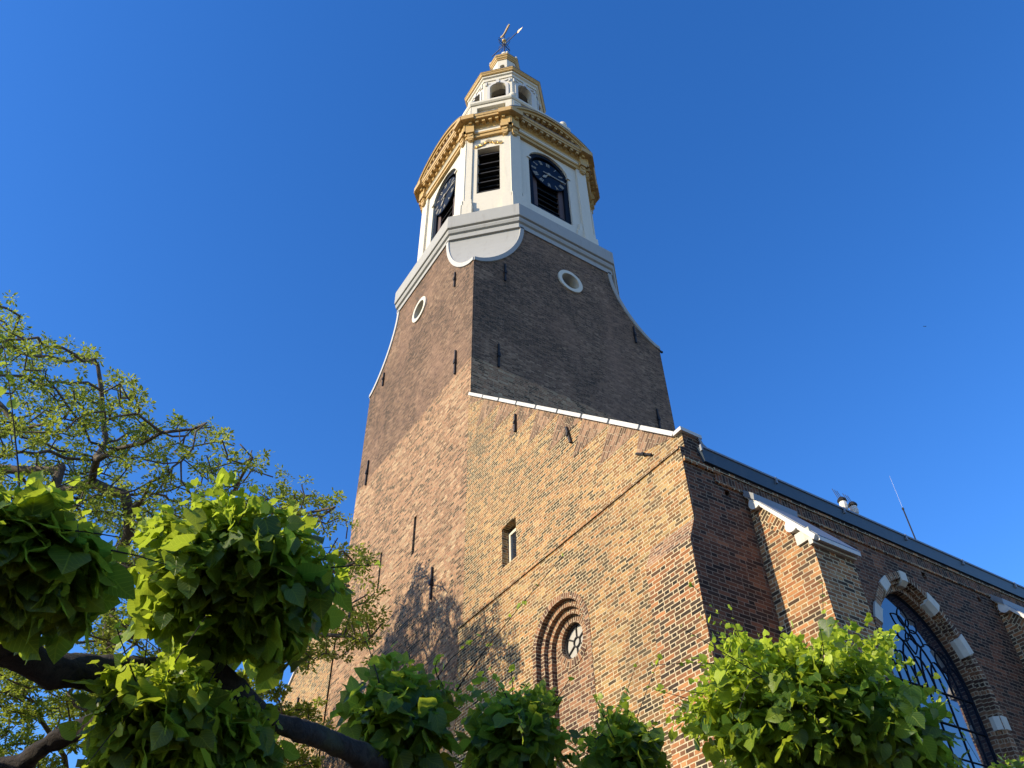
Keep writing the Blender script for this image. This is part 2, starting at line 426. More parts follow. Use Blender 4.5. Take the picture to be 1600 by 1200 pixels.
wm.plate(FRONT, face_outline(), [oc_f, slit(-19.31-CX, 14.79, 16.14, .17), slit(-21.66-CX, 14.79, 16.13, .13)], d=.5, sides=False)
wm.plate(RIGHT, face_outline(), [oc_r], d=.5, sides=False)
wm.plate(BACK, face_outline(), [], sides=False); wm.plate(LEFT, face_outline(), [], sides=False)
wall = wm.build('brick_wall', M['tower'], tower)
im = MB(); im.box(CX-TH+.51, CX+TH-.51, CY-TH+.51, CY+TH-.51, 10.0, 25.2); im.build('dark_interior', M['inner'], tower)
# vertical joint where the aisle meets the tower
# shoulder surfaces and their trims
for a in (-45, 45, 135, 225):
    sm = MB(); A = math.radians(a); ca = math.radians(a-45); cb2 = math.radians(a+45)
    fa = Frame(CX+TH*math.cos(ca), CY+TH*math.sin(ca), ca); fb = Frame(CX+TH*math.cos(cb2), CY+TH*math.sin(cb2), cb2)
    L = [fa(TH-c, z, -.015) for c, z in curve]; R = [fb(-(TH-c), z, -.015) for c, z in curve]
    for i in range(NC): sm.quad(L[i], R[i], R[i+1], L[i+1])
    sm.build('shoulder_panel', M['stucco'], tower, smooth=True)
for fr in (FRONT, RIGHT, BACK, LEFT):
    for sg in (-1, 1):
        tm = MB(); w = .17
        inn = []; 
        for i, (c, z) in enumerate(curve):
            c0, z0 = curve[max(i-1, 0)]; c1, z1 = curve[min(i+1, NC)]
            tx, tz = c1-c0, z1-z0; q = math.hypot(tx, tz); nx, nz = tz/q, -tx/q
            if i == 0: nx, nz = .0, -1.0
            inn.append((c+nx*w, z+nz*w))
        po = [(sg*(TH-c), z) for c, z in curve]; pi_ = [(sg*(TH-c), z) for c, z in inn]
        pi_ = [(sg*min(abs(a), TH), b) for a, b in pi_]
        arch_band(tm, fr, pi_, po, -.1, .05)
        tm.build('shoulder_trim', M['stucco'] if fr is RIGHT else M['plasterg'], tower)
def ring(h, c, d, z):
    h2 = h+d; c2 = c+.586*d; k = h2-c2
    pts = [(h2, -k), (h2, k), (k, h2), (-k, h2), (-h2, k), (-h2, -k), (-k, -h2), (k, -h2)]
    return [(CX+a, CY+b, z) for a, b in pts]
def loft(name, mat, h, c, prof, cap=True, parent=tower):
    mb = MB(); mb.rings([ring(h, c, d, z) for d, z in prof], cap0=cap, cap1=cap); return mb.build(name, mat, parent)
H0, C0 = TH, TC
loft('stone_ledge', M['stucco'], H0, C0-.05, [(-.5, 28.66), (.05, 28.66), (.05, 28.86), (.02, 28.88), (.02, 28.98), (.10, 29.02), (.14, 29.14), (.14, 29.2), (.09, 29.22), (.09, 29.28), (.18, 29.31), (.19, 29.36), (.19, 30.06), (.16, 30.09), (-.75, 30.22)])
# ---- belfry body
BH, BC = 3.60, 1.44
WF = [Frame(CX+BH*math.cos(a), CY+BH*math.sin(a), a) for a in (-math.pi/2, 0, math.pi/2, math.pi)]
bd = (2*BH-BC)/math.sqrt(2)
CF = [Frame(CX+bd*math.cos(a), CY+bd*math.sin(a), a) for a in (-math.pi/4, math.pi/4, 3*math.pi/4, -3*math.pi/4)]
WW = BH-BC; CW = BC/math.sqrt(2)
Z0, Z1 = 30.1, 37.2
def arched(w, z0, zs, n=18): return [(-w, z0), (w, z0)]+arc(0, zs, w, 0, 180, n)
wb = MB(); oc = arched(1.13, 32.15, 35.86)
cw = rect(-.53, .53, 32.6, 36.25)
for i, fr in enumerate(WF): wb.plate(fr, rect(-WW, WW, Z0, Z1), [oc], d=.3, sides=False)
for fr in CF: wb.plate(fr, rect(-CW, CW, Z0, Z1), [cw], d=.3, sides=False)
# thin rusticated base band of each face
for fr in WF:
    wb.fbox(fr, -1.5, 1.5, 30.1, 31.95, -.1, .05)
wb.build('belfry_wall', M['white'], tower)
ib = MB(); ib.rings([ring(BH, BC, -.62, 30.3), ring(BH, BC, -.62, 37.3)]); ib.build('belfry_core', M['inner'], tower)
for fr, hw_, pw, offs in [(f, WW, .52, .11) for f in WF]+[(f, CW, .26, .07) for f in CF]:
    for sg in (-1, 1):
        pm = MB(); a, b = sorted((sg*(hw_+.03), sg*(hw_-pw)))
        pm.fbox(fr, a, b, 32.0, 37.15, -.05, offs); a2, b2 = sorted((sg*(hw_+.09), sg*(hw_-pw-.09)))
        pm.fbox(fr, a2, b2, 30.15, 31.6, -.05, offs+.16)
        a2, b2 = sorted((sg*(hw_+.05), sg*(hw_-pw-.05))); pm.fbox(fr, a2, b2, 31.6, 32.0, -.05, offs+.09)
        if offs > .1:
            a3, b3 = sorted((sg*(hw_-pw-.04), sg*(hw_-pw-.36))); pm.fbox(fr, a3, b3, 30.16, 31.9, -.05, .12)
            a3, b3 = sorted((sg*(hw_-pw-.04), sg*(hw_-pw-.22))); pm.fbox(fr, a3, b3, 31.9, 32.45, -.05, .10)
        pm.build('pilaster', M['white'], tower)
# clock bays
def stroke(mb, fr, cz, R, ang, length, wid, n0, n1, shift=0., tilt=0.):
    """radial stroke on the dial; ang clockwise from 12"""
    s_, c_ = math.sin(ang), math.cos(ang)
    def pt(r, w):  return (r*s_+w*c_, cz+r*c_-w*s_)
    r0, r1 = R-length, R
    q = [pt(r0, shift-wid/2-tilt), pt(r0, shift+wid/2-tilt), pt(r1, shift+wid/2+tilt), pt(r1, shift-wid/2+tilt)]
    mb.add([fr(a, b, n0) for a, b in q]+[fr(a, b, n1) for a, b in q], [(0, 1, 2, 3), (7, 6, 5, 4), (0, 4, 5, 1), (1, 5, 6, 2), (2, 6, 7, 3), (3, 7, 4, 0)])
NUM = ['XII', 'I', 'II', 'III', 'IIII', 'V', 'VI', 'VII', 'VIII', 'IX', 'X', 'XI']
for fi, fr in enumerate(WF):
    cl = bpy.data.objects.new('clock', None); S.collection.objects.link(cl); cl.parent = tower
    fb = MB()
    outer = arched(1.128, 32.152, 35.86); inner = [(-.86, 32.45), (.86, 32.45)]+arc(0, 35.86, .90, 0, 180, 18)
    arch_band(fb, fr, inner+[inner[0]], outer+[outer[0]], -.30, -.10)
    fb.build('clock_frame', M['navy'], cl)
    for sg in (-1, 1):
        pb = MB(); a, b = sorted((sg*.858, sg*.60)); pb.fbox(fr, a, b, 32.46, 35.5, -.34, -.2); pb.build('side_post', M['post'], cl)
    lb = MB()
    for k in range(7):
        z = 32.62+k*.42; lb.hexa([fr(-.6, z, -.5), fr(-.6, z-.22, -.22), fr(.6, z-.22, -.22), fr(.6, z, -.5)], [fr(-.6, z+.03, -.5), fr(-.6, z-.19, -.22), fr(.6, z-.19, -.22), fr(.6, z+.03, -.5)])
    lb.build('louvres', M['black'], cl)
    dz = 35.38; bk = MB(); bk.plate(fr, arched(.97, 34.3, 35.86), [], d=.02, off=-.33); bk.build('backboard', M['navy'], cl); dm = MB(); dm.plate(fr, circle(0, dz, 1.0, 40), [], d=.05, off=-.055); dm.build('dial', M['dial'], cl)
    for h_ in range(12):
        nm = MB()
        an = math.radians(30*h_); t = NUM[h_]; wch = {'I': .055, 'V': .10, 'X': .11}; tot = sum(wch[x] for x in t); x = -tot/2
        for ch in t:
            cxs = x+wch[ch]/2
            if ch == 'I': stroke(nm, fr, dz, 0.95, an, .25, .03, -.06, -.04, cxs)
            elif ch == 'V':
                stroke(nm, fr, dz, 0.95, an, .25, .032, -.06, -.04, cxs-.018, -.02); stroke(nm, fr, dz, 0.95, an, .25, .02, -.06, -.041, cxs+.018, .02)
            else:
                stroke(nm, fr, dz, 0.95, an, .25, .032, -.06, -.04, cxs, -.032); stroke(nm, fr, dz, 0.95, an, .25, .02, -.06, -.041, cxs, .032)
            x += wch[ch]
        nm.build('numeral', M['ivory'], cl)
    hm = MB(); stroke(hm, fr, dz, .98, math.radians(90.5), 1.30, .055, -.02, .005); hm.plate(fr, circle(0, dz, .09, 14), [], d=.05, off=.02)
    stroke(hm, fr, dz, .82, math.radians(90.5), .14, .11, -.019, .007)
    hm.build('minute_hand', M['ivory'], cl)
    hm = MB(); stroke(hm, fr, dz, .56, math.radians(217), .72, .07, -.035, -.022); stroke(hm, fr, dz, .48, math.radians(217), .2, .15, -.034, -.021); hm.build('hour_hand', M['ivory'], cl)
    for sg in (-1, 1): km = MB(); km.fbox(fr, sg*1.13-.1, sg*1.13+.1, 35.84, 35.94, -.05, .06); km.build('impost', M['white'], cl)
for fr in CF:
    lv = MB()
    for k in range(5):
        z = 33.15+k*.75; lv.hexa([fr(-.52, z, -.55), fr(-.52, z-.33, -.12), fr(.52, z-.33, -.12), fr(.52, z, -.55)], [fr(-.52, z+.05, -.55), fr(-.52, z-.27, -.12), fr(.52, z-.27, -.12), fr(.52, z+.05, -.55)])
    lv.build('belfry_louvres', M['black'], tower)
    om = MB()   # gilded carved crest over the louvre window
    for k in range(-5, 6):
        u = k*.105; z = 36.55+.12*math.cos(k*.55)+(.08 if k == 0 else 0); r = .085+.03*((k*7) % 3 == 0)
        om.plate(fr, [(u+r*math.cos(t)*(1+.3*math.sin(3*t)), z+r*math.sin(t)) for t in [i*math.pi/5 for i in range(10)]], [], d=.12, off=.06+.02*(k % 2))
    om.plate(fr, circle(-.60, 36.42, .09, 10), [], d=.1, off=.07); om.plate(fr, circle(.60, 36.42, .09, 10), [], d=.1, off=.07)
    om.build('gilded_crest', M['gilt'], tower)
# ---- entablature
loft('architrave', M['gold'], BH, BC, [(-.4, 37.14), (.14, 37.14), (.14, 37.34), (.19, 37.36), (.19, 37.50), (-.2, 37.5)])
loft('frieze', M['white'], BH, BC, [(-.3, 37.5), (.15, 37.5), (.15, 37.70), (.20, 37.74), (-.2, 37.74)])
loft('bed_mould', M['gold'], BH, BC, [(-.3, 37.742), (.13, 37.742), (.13, 38.0), (.2, 38.05), (.22, 38.24), (-.2, 38.24)])
loft('cornice', M['gold'], BH, BC-.1, [(-.3, 38.241), (.44, 38.241), (.44, 38.40), (.47, 38.41), (.50, 38.52), (.50, 38.55), (-.3, 38.62)])
loft('cornice_flashing', M['lead'], BH, BC-.1, [(-.3, 38.553), (.515, 38.553), (.515, 38.575), (-.4, 38.66)])
for fr, hw_ in [(f, WW) for f in WF]+[(f, CW) for f in CF]:
    ext = hw_+.25; n = max(2, int(round(2*(ext-.35)/.36)))
    for k in range(n+1):
        u = -(ext-.45)+2*(ext-.45)*k/n; mo = MB(); mo.fbox(fr, u-.075, u+.075, 38.06, 38.238, .12, .41); mo.build('modillion', M['gold'], tower)
    for sg in (-1, 1):
        a, b = sorted((sg*(hw_+.17), sg*(hw_-.36)))
        res_ = MB(); cap_ = MB(); res_.fbox(fr, a, b, 37.60, 38.30, .05, .30)
        res_.fbox(fr, a-.05, b+.05, 38.244, 38.582, .1, .60)
        # scroll bracket on each pilaster head
        c_ = sg*(hw_-.18)
        cap_.fbox(fr, c_-.15, c_+.15, 36.95, 37.62, .02, .24); cap_.fbox(fr, c_-.20, c_+.20, 37.38, 37.63, .02, .34)
        for q in (36.98, 37.30): cap_.plate(fr, circle(c_, q, .13, 12), [], d=.2, off=.27 if q > 37.2 else .22)
        res_.build('cornice_break', M['gold'], tower); cap_.build('gilded_bracket', M['gold'], tower)
for p_ in ring(BH, BC, .04, 37.3):
    q = MB(); q.lathe(p_, [(.16, .06), (.16, .3), (.13, .34), (.13, .78), (.16, .9)], 12); q.build('corner_shaft', M['gold'], tower)
# segmental pediments over the clock faces
for fr in WF:
    hw_ = WW+.30; rise = 1.15; R_ = (hw_**2+rise**2)/(2*rise); zc = 38.56+rise-R_; am = math.degrees(math.asin(hw_/R_))
    def seg(r, n=24, k=1.0): return [(r*math.sin(math.radians(-am*k+2*am*k*i/n)), zc+r*math.cos(math.radians(-am*k+2*am*k*i/n))) for i in range(n+1)]
    pd = bpy.data.objects.new('pediment', None); S.collection.objects.link(pd); pd.parent = tower
    tm = MB(); top = seg(R_-.2); top = [(a, max(b, 38.57)) for a, b in top]
    tm.plate(fr, [(hw_*.97, 38.565), (-hw_*.97, 38.565)]+top[1:-1], [], d=.5, off=.14); tm.build('tympanum', M['gold'], pd)
    rm = MB(); arch_band(rm, fr, seg(R_-.30), seg(R_-.13), -.3, .46); arch_band(rm, fr, seg(R_-.13), seg(R_), -.3, .54)
    rm.build('arched_cornice', M['gold'], pd)
    fm = MB(); arch_band(fm, fr, seg(R_+.002), seg(R_+.03), -.3, .56); fm.build('flashing', M['lead'], pd)
    for k in range(-6, 7):
        t = math.radians(am*.93*k/6.5); rr0, rr1 = R_-.46, R_-.302
        q = [(r*math.sin(t)+w*math.cos(t), zc+r*math.cos(t)-w*math.sin(t)) for r, w in ((rr0, -.075), (rr0, .075), (rr1, .075), (rr1, -.075))]
        if min(z for _, z in q) < 38.60: continue
        bm = MB(); bm.add([fr(a, b, .1) for a, b in q]+[fr(a, b, .42) for a, b in q], [(0, 1, 2, 3), (7, 6, 5, 4), (0, 4, 5, 1), (1, 5, 6, 2), (2, 6, 7, 3), (3, 7, 4, 0)])
        bm.build('modillion', M['gold'], pd)
# ---- balustrade stage
QH, QC = 3.28, 1.48
loft('parapet_base', M['white'], QH, QC, [(-.6, 38.6), (.02, 38.6), (.02, 40.1), (.10, 40.14), (.10, 40.26), (.0, 40.3), (-.5, 40.3)])
loft('parapet_rail', M['white'], QH, QC, [(-.20, 41.38), (.06, 41.38), (.12, 41.46), (.12, 41.62), (.02, 41.68), (-.20, 41.68)])
qd = (2*QH-QC)/math.sqrt(2)
QW = [Frame(CX+QH*math.cos(a), CY+QH*math.sin(a), a) for a in (-math.pi/2, 0, math.pi/2, math.pi)]
QF = [Frame(CX+qd*math.cos(a), CY+qd*math.sin(a), a) for a in (-math.pi/4, math.pi/4, 3*math.pi/4, -3*math.pi/4)]
for fr, hw_, wide in [(f, QH-QC, True) for f in QW]+[(f, QC/math.sqrt(2), False) for f in QF]:
    if wide:
        for k in range(9):
            u = -1.12+2.24*k/8; b = MB(); c = fr(u, 40.29, -.1)
            b.lathe(c, [(.05, 0), (.05, .08), (.035, .12), (.085, .32), (.09, .42), (.045, .68), (.035, .86), (.06, .96), (.06, 1.1)], 10); b.build('baluster', M['white'], tower, smooth=True)
        for sg in (-1, 1):
            b = MB(); a, c = sorted((sg*(hw_-.02), sg*(hw_-.58))); b.fbox(fr, a, c, 40.28, 41.39, -.26, .03)
            b.plate(fr, rect(a+.1, c-.1, 40.42, 41.24), [rect(a+.16, c-.16, 40.5, 41.16)], d=.03, off=.05)
            b.build('parapet_pier', M['white'], tower)
            f = MB(); c = fr(sg*(hw_-.22), 41.66, -.16)
            f.lathe(c, [(.16, 0), (.16, .05), (.08, .1), (.08, .14), (.19, .22), (.235, .36), (.22, .5), (.14, .6), (.05, .64), (.02, .7)], 16); f.build('ball_finial', M['white'], tower, smooth=True)
    else:
        b = MB(); b.plate(fr, rect(-hw_, hw_, 40.28, 41.39), [rect(-hw_+.3, hw_-.3, 40.5, 41.1)], d=.2, off=.0, sides=False)
        b.fbox(fr, -hw_+.3, hw_-.3, 40.45, 41.15, -.24, -.2)
        for k in range(6):
            u = -.55+1.1*k/5; b.plate(fr, circle(u, 40.68+.07*(k % 2), .1, 8), [circle(u, 40.68+.07*(k % 2), .05, 8)], d=.05, off=-.1)
        b.build('parapet_panel', M['white'], tower)
# ---- lantern
LH, LC = 1.98, 1.16
lw = LH-LC; ld = (2*LH-LC)/math.sqrt(2); lc = LC/math.sqrt(2)
LF = [(Frame(CX+LH*math.cos(a), CY+LH*math.sin(a), a), lw) for a in (-math.pi/2, 0, math.pi/2, math.pi)]+[(Frame(CX+ld*math.cos(a), CY+ld*math.sin(a), a), lc) for a in (-math.pi/4, math.pi/4, 3*math.pi/4, -3*math.pi/4)]
lm = MB(); am_ = MB(); dm_ = MB()
lo_ = [(-.46, 44.75), (.46, 44.75)]+arc(0, 46.15, .46, 0, 180, 12)
for fr, hw_ in LF:
    lm.plate(fr, rect(-hw_, hw_, 38.7, 47.05), [lo_], d=.35, sides=False)
    am_.plate(fr, [(-.62, 44.6), (-.46, 44.6), (-.46, 46.15)]+arc(0, 46.15, .46, 180, 0, 12)+[(.46, 44.6), (.62, 44.6)]+arc(0, 46.15, .62, 0, 180, 14), [], d=.05, off=.06)
    am_.fbox(fr, -.7, .7, 44.48, 44.6, 0, .1); am_.fbox(fr, -.09, .09, 46.55, 46.93, 0, .12)
    for sg in (-1, 1):
        am_.plate(fr, [(sg*.12, 46.85), (sg*.3, 46.76), (sg*.45, 46.80), (sg*.62, 46.92), (sg*.66, 46.86), (sg*.5, 46.72), (sg*.3, 46.66), (sg*.12, 46.74)][::sg], [], d=.04, off=.05)
        am_.fbox(fr, sg*.68-.05, sg*.68+.05, 46.55, 46.9, 0, .07)
    for zz in (42.6, 43.3, 44.0): dm_.fbox(fr, -hw_+.01, hw_-.01, zz, zz+.02, 0, .012)
lm.build('lantern_wall', M['white'], tower); am_.build('lantern_surrounds', M['trim'], tower)
ic = MB(); ic.rings([ring(LH, LC, -.9, 44.2), ring(LH, LC, -.9, 47.0)]); ic.build('bell_core', M['inner'], tower)
bl = MB(); bl.lathe((CX, CY, 45.3), [(.9, 0), (.8, .1), (.55, .6), (.4, .9), (.1, 1.0)], 20)
loft('lantern_frieze', M['white'], LH, LC, [(-.4, 47.05), (.05, 47.05), (.05, 47.3), (.14, 47.36), (.15, 47.498), (-.3, 47.498)])
loft('lantern_cornice', M['gold'], LH, LC, [(-.4, 47.50), (.20, 47.50), (.24, 47.54), (.26, 47.62), (.30, 47.66), (.30, 47.74), (-.3, 47.80)])
loft('lantern_roof', M['lead'], LH, LC, [(-.3, 47.76), (.315, 47.76), (.315, 47.79), (-.4, 48.4), (-1.0, 49.5), (-1.2, 49.9), (-1.25, 50.0)])
UH, UC = .72, .42
uw = UH-UC; ud = (2*UH-UC)/math.sqrt(2); uc = UC/math.sqrt(2)
um = MB(); sur = MB()
for a, dd, hw_ in [(a, UH, uw) for a in (-90, 0, 90, 180)]+[(a, ud, uc) for a in (-45, 45, 135, -135)]:
    A = math.radians(a); fr = Frame(CX+dd*math.cos(A), CY+dd*math.sin(A), A)
    um.plate(fr, rect(-hw_, hw_, 49.4, 52.19), [[(-.15, 50.85), (.15, 50.85)]+arc(0, 51.40, .15, 0, 180, 8)], d=.15, sides=False)
um.build('cupola_wall', M['white'], tower)
ic = MB(); ic.rings([ring(UH, UC, -.2, 49.5), ring(UH, UC, -.2, 51.9)]); ic.build('cupola_core', M['lead'], tower)
loft('cupola_cornice', M['gold'], UH, UC, [(-.2, 52.18), (.05, 52.18), (.07, 52.26), (.12, 52.30), (.14, 52.4), (.20, 52.46), (.20, 52.6), (-.2, 52.64)])
loft('cupola_roof', M['lead'], UH, UC, [(-.2, 52.602), (.212, 52.602), (.212, 52.63), (-.05, 52.95), (-.35, 53.4), (-.52, 53.9), (-.56, 54.2)])
fi = MB(); fi.lathe((CX, CY, 54.0), [(.12, 0), (.20, .10), (.24, .26), (.24, .4), (.16, .55), (.07, .65), (.06, .8)], 14); fi.build('roof_ball', M['white'], tower, smooth=True)
for k, (fr, hw_) in enumerate(LF[:2]):
    q = MB(); c = (CX+(UH+.2)*math.cos(math.radians((-112, -22, 22, -67)[k])), CY+(UH+.2)*math.sin(math.radians((-112, -22, 22, -67)[k])), 51.83)
for a in (-112, -22, 22, -157):
    q = MB(); A = math.radians(a); q.lathe((CX+.9*math.cos(A), CY+.9*math.sin(A), 52.6), [(.06, 0), (.05, .08), (.09, .18), (.07, .3), (.01, .42)], 8); q.build('cupola_finial', M['white'], tower, smooth=True)
# weather vane
vane = bpy.data.objects.new('weather_vane', None); S.collection.objects.link(vane); vane.parent = tower
v = MB(); v.tube([(CX, CY, 54.4), (CX, CY, 57.5)], [.045, .03], 8)
dv = Vector((-.233, .972, 0)); dw = Vector((.972, .233, 0))
cc = Vector((CX, CY, 55.9))
v.build('pole', M['iron'], vane)
v = MB()
for d in (dv, dw):
    v.tube([cc-d*(1.15 if d is dw else .55), cc+d*(1.35 if d is dw else .55)], .028, 6)
    for sg in (-1, 1):
        for s2 in (-1, 1):
            ring_ = [cc+d*sg*(.32+.2*math.cos(t))+Vector((0, 0, s2*(.22+.2*math.sin(t)))) for t in [i*.55 for i in range(11)]]
            v.tube(ring_, .018, 5)
v.build('cross_arms', M['iron'], vane)
v = MB()
for c in (cc+dw*1.42,): v.add([c+dw*.28, c-dw*.2+Vector((0, 0, .16)), c-dw*.2-Vector((0, 0, .16)), c-dw*.1+dv*.05, c-dw*.1-dv*.05], [(0, 1, 3), (0, 3, 2), (0, 4, 1), (0, 2, 4), (1, 4, 3), (2, 3, 4)])
v.build('gilded_arrow', M['gilt'], vane); v = MB()
v.lathe((CX, CY, 56.35), [(.02, 0), (.13, .08), (.16, .18), (.1, .3), (.03, .36)], 10)
v.build('gilded_ball', M['gilt'], vane)
v = MB(); hd = Vector((.997, .075, 0)); side = Vector((-.075, .997, 0)); b0 = Vector((CX, CY, 57.45))
prof = [(-.55, .05), (-.62, .22), (-.5, .35), (-.38, .2), (-.15, .12), (.15, .22), (.4, .5), (.75, .75), (1.0, .72), (.85, .5), (1.02, .42), (.8, .25), (.6, .1), (.35, -.08), (0, -.2), (-.3, -.12)]
prof = [(a*.62, b*.62) for a, b in prof]; A_ = [b0+hd*a+Vector((0, 0, b+.1))+side*.04 for a, b in prof]; B_ = [b0+hd*a+Vector((0, 0, b+.1))-side*.04 for a, b in prof]
tr = tessellate_polygon([[Vector((a, b, 0)) for a, b in prof]]); n = len(prof)
v.add(A_+B_, [tuple(t) for t in tr]+[tuple(n+i for i in reversed(t)) for t in tr]+[(k, (k+1) % n, n+(k+1) % n, n+k) for k in range(n)])
v.build('gilded_cock', M['gilt'], vane)
# ---- oculus frames, anchors
for fr, cu, cz in ((FRONT, 0, 26.72), (RIGHT, .03, 26.80)):
    o = MB(); arch_band(o, fr, circle(cu, cz, .415, 32), circle(cu, cz, .58, 32), -.42, .06, closed=True)
    of = o.build('oculus_frame', M['white'], tower)
    q = MB(); q.plate(fr, circle(cu, cz, .42, 24), [], d=.02, off=-.40); q.build('louvre_pane', M['black'] if fr is RIGHT else M['lead'], of)
def anchor(fr, u, z0, z1, parent=tower, lean=0.0):
    b = MB(); zm = z0*.5+z1*.5; L = lean
    def f(u_, z_, n_): return fr(u_+(z_-zm)*L, z_, n_)
    b.hexa([f(u-.03, z0, .01), f(u-.03, z0, .07), f(u+.03, z0, .07), f(u+.03, z0, .01)], [f(u-.025, z1, .01), f(u-.025, z1, .07), f(u+.025, z1, .07), f(u+.025, z1, .01)])
    k = min(1, (z1-z0)/1.0); b.fbox(fr, u-.05*k, u+.05*k, zm-.07*k, zm+.05*k, .0, .10); b.fbox(fr, u-.04*k, u+.04*k, zm+.08*k, zm+.12*k, .0, .085)
    return b.build('wall_anchor', M['iron'], parent)
for x, z0, z1 in [(-17.10, 20.37, 21.46), (-17.43, 25.13, 25.94), (-23.35, 24.88, 25.62), (-23.81, 20.16, 21.32), (-17.9, 12.65, 13.62)]: anchor(FRONT, x-CX, z0, z1)
for y, z0, z1 in [(10.05, 20.35, 21.41), (10.35, 24.89, 25.84), (16.4, 24.97, 25.9), (16.86, 20.73, 21.7)]: anchor(RIGHT, y-CY, z0, z1)
for sg in (-1, 1):
    for fr in (RIGHT,):
        k = MB(); k.fbox(fr, TH-.05, TH+.16, 25.2, 25.27, -.05, .02) if sg > 0 else None
        if sg > 0: k.build('gutter_spout', M['iron'], tower)

# ================================================================== CHURCH HALL (aisles and nave)
hall = thing('church_hall', (-12.5, 14.0, 0), 'orange and dark red brick church hall with arched window against the tower', 'church')
XE = -8.06; XT = CX+TH; ZS = 11.0
FU = Frame(0, 9.0, -math.pi/2); FL = Frame(0, 8.88, -math.pi/2)      # upper and lower facade planes (u = world x)
RK0, RK1 = (XT, 18.62), (-8.22, 11.36)
k_ = (RK1[1]-RK0[1])/(RK1[0]-RK0[0])
a = MB()
win = [(-14.28, 11.72), (-13.66, 11.72), (-13.66, 12.78), (-13.97, 12.83), (-14.28, 12.78)]
a.plate(FU, [(XT+.001, ZS+.03), (XE, ZS+.03), (XE, 11.36), (RK1[0], RK1[1]), (XT+.001, RK0[1])], [win], d=.5, sides=False)
NU = -12.02; NZ = 8.93
def niche(w, zb=0.6): return [(NU-w, zb), (NU+w, zb)]+arc(NU, NZ, w, 0, 180, 24)
def nring(w): return niche(w)[1:]+[(NU-w, .6)]
a.plate(FL, [(XT+.001, 0), (-9.2, 0), (-9.2, ZS), (XT+.001, ZS)], [niche(.95)], d=.12, sides=False)
a.build('aisle_wall', M['aisle'], hall)
a = MB(); a.plate(FL, [(-9.2, 9.35), (XE, 9.35), (XE, ZS), (-9.2, ZS)], [], sides=False); a.build('aisle_corner', M['aisle'], hall); a = MB()
a.plate(Frame(0, 8.70, -math.pi/2), [(-9.26, 0), (XE, 0), (XE, 9.0), (-9.2, 9.0)], [], sides=False)
wq = MB(); wq.quad((-9.2, 8.70, 9.0), (XE, 8.70, 9.0), (XE, 8.88, 9.45), (-9.2, 8.88, 9.45), uv=[(0, 0), (1.14, 0), (1.14, .48), (0, .48)]); wq.build('pier_weathering', M['arch'], hall)
a.quad((-9.26, 8.70, 0), (-9.2, 8.70, 9.0), (-9.2, 8.885, 9.0), (-9.26, 8.885, 0)); a.add([(-9.2, 8.70, 9.0), (-9.2, 8.88, 9.45), (-9.2, 8.88, 9.0)], [(0, 1, 2)])
a.build('corner_pier', M['pier'], hall)
sc_ = MB(); _n = 60
for i in range(_n):
    xa = XT+.01+(XE-.03-XT)*i/_n; xb = XT+.01+(XE-.03-XT)*(i+.985)/_n; j = rnd.uniform(-.006, .006)
    sc_.hexa([(xa, 8.846+j, ZS-.05), (xb, 8.846+j, ZS-.05), (xb, 9.01, ZS-.05), (xa, 9.01, ZS-.05)], [(xa, 8.86+j, ZS+.0), (xb, 8.86+j, ZS+.0), (xb, 9.01, ZS+.06), (xa, 9.01, ZS+.06)])
sc_.build('string_course', M['pier'], hall)
# niche with round window
nb = MB()
arch_band(nb, FL, nring(.83), nring(.952), -.14, .012)          # flush outer voussoir ring
arch_band(nb, FL, nring(.70), nring(.83), -.30, -.10)
arch_band(nb, FL, nring(.58), nring(.70), -.30, -.19)
nb.build('niche_arch', M['arch'], hall)
ow = bpy.data.objects.new('round_window', None); S.collection.objects.link(ow); ow.parent = hall
cz = 9.02; ib = MB(); ib.plate(FL, [(NU-.62, .6), (NU+.62, .6), (NU+.62, 8.95)]+arc(NU, NZ+.02, .60, 0, 180, 18), [circle(NU, cz, .44, 28)], d=.3, off=-.30, sides=False)
ib.build('niche_wall', M['arch'], ow)
rb = MB(); arch_band(rb, FL, circle(NU, cz, .355, 36), circle(NU, cz, .53, 36), -.55, -.285, closed=True); rb.build('brick_ring', M['arch'], ow)
gb = MB(); gb.plate(FL, circle(NU, cz, .36, 28), [], d=.02, off=-.42); gb.build('pane', M['pane'], ow)
mb_ = MB()
arch_band(mb_, FL, circle(NU, cz, .325, 36), circle(NU, cz, .356, 36), -.45, -.37, closed=True)
arch_band(mb_, FL, circle(NU, cz, .085, 20), circle(NU, cz, .108, 20), -.43, -.39, closed=True)
for k in range(6):
    t = math.radians(30+60*k); q = [(NU+r*math.cos(t)-w*math.sin(t), cz+r*math.sin(t)+w*math.cos(t)) for r, w in ((.1, -.012), (.33, -.012), (.33, .012), (.1, .012))]
    mb_.plate(FL, q, [], d=.04, off=-.392)
mb_.build('glazing_bars', M['iron'], ow)
# small side window in the upper facade
sw = bpy.data.objects.new('slit_window', None); S.collection.objects.link(sw); sw.parent = hall
q = MB(); q.plate(FU, rect(-14.275, -13.665, 11.73, 12.72), [rect(-14.20, -13.74, 11.81, 12.64)], d=.06, off=-.19); q.build('frame', M['white'], sw)
q = MB(); q.plate(FU, rect(-14.21, -13.73, 11.8, 12.62), [], d=.02, off=-.225); q.build('pane', M['glass'], sw)
q = MB(); q.plate(FU, rect(-14.277, -13.663, 11.725, 12.915), [], d=.02, off=-.47); q.build('backing', M['inner'], sw)
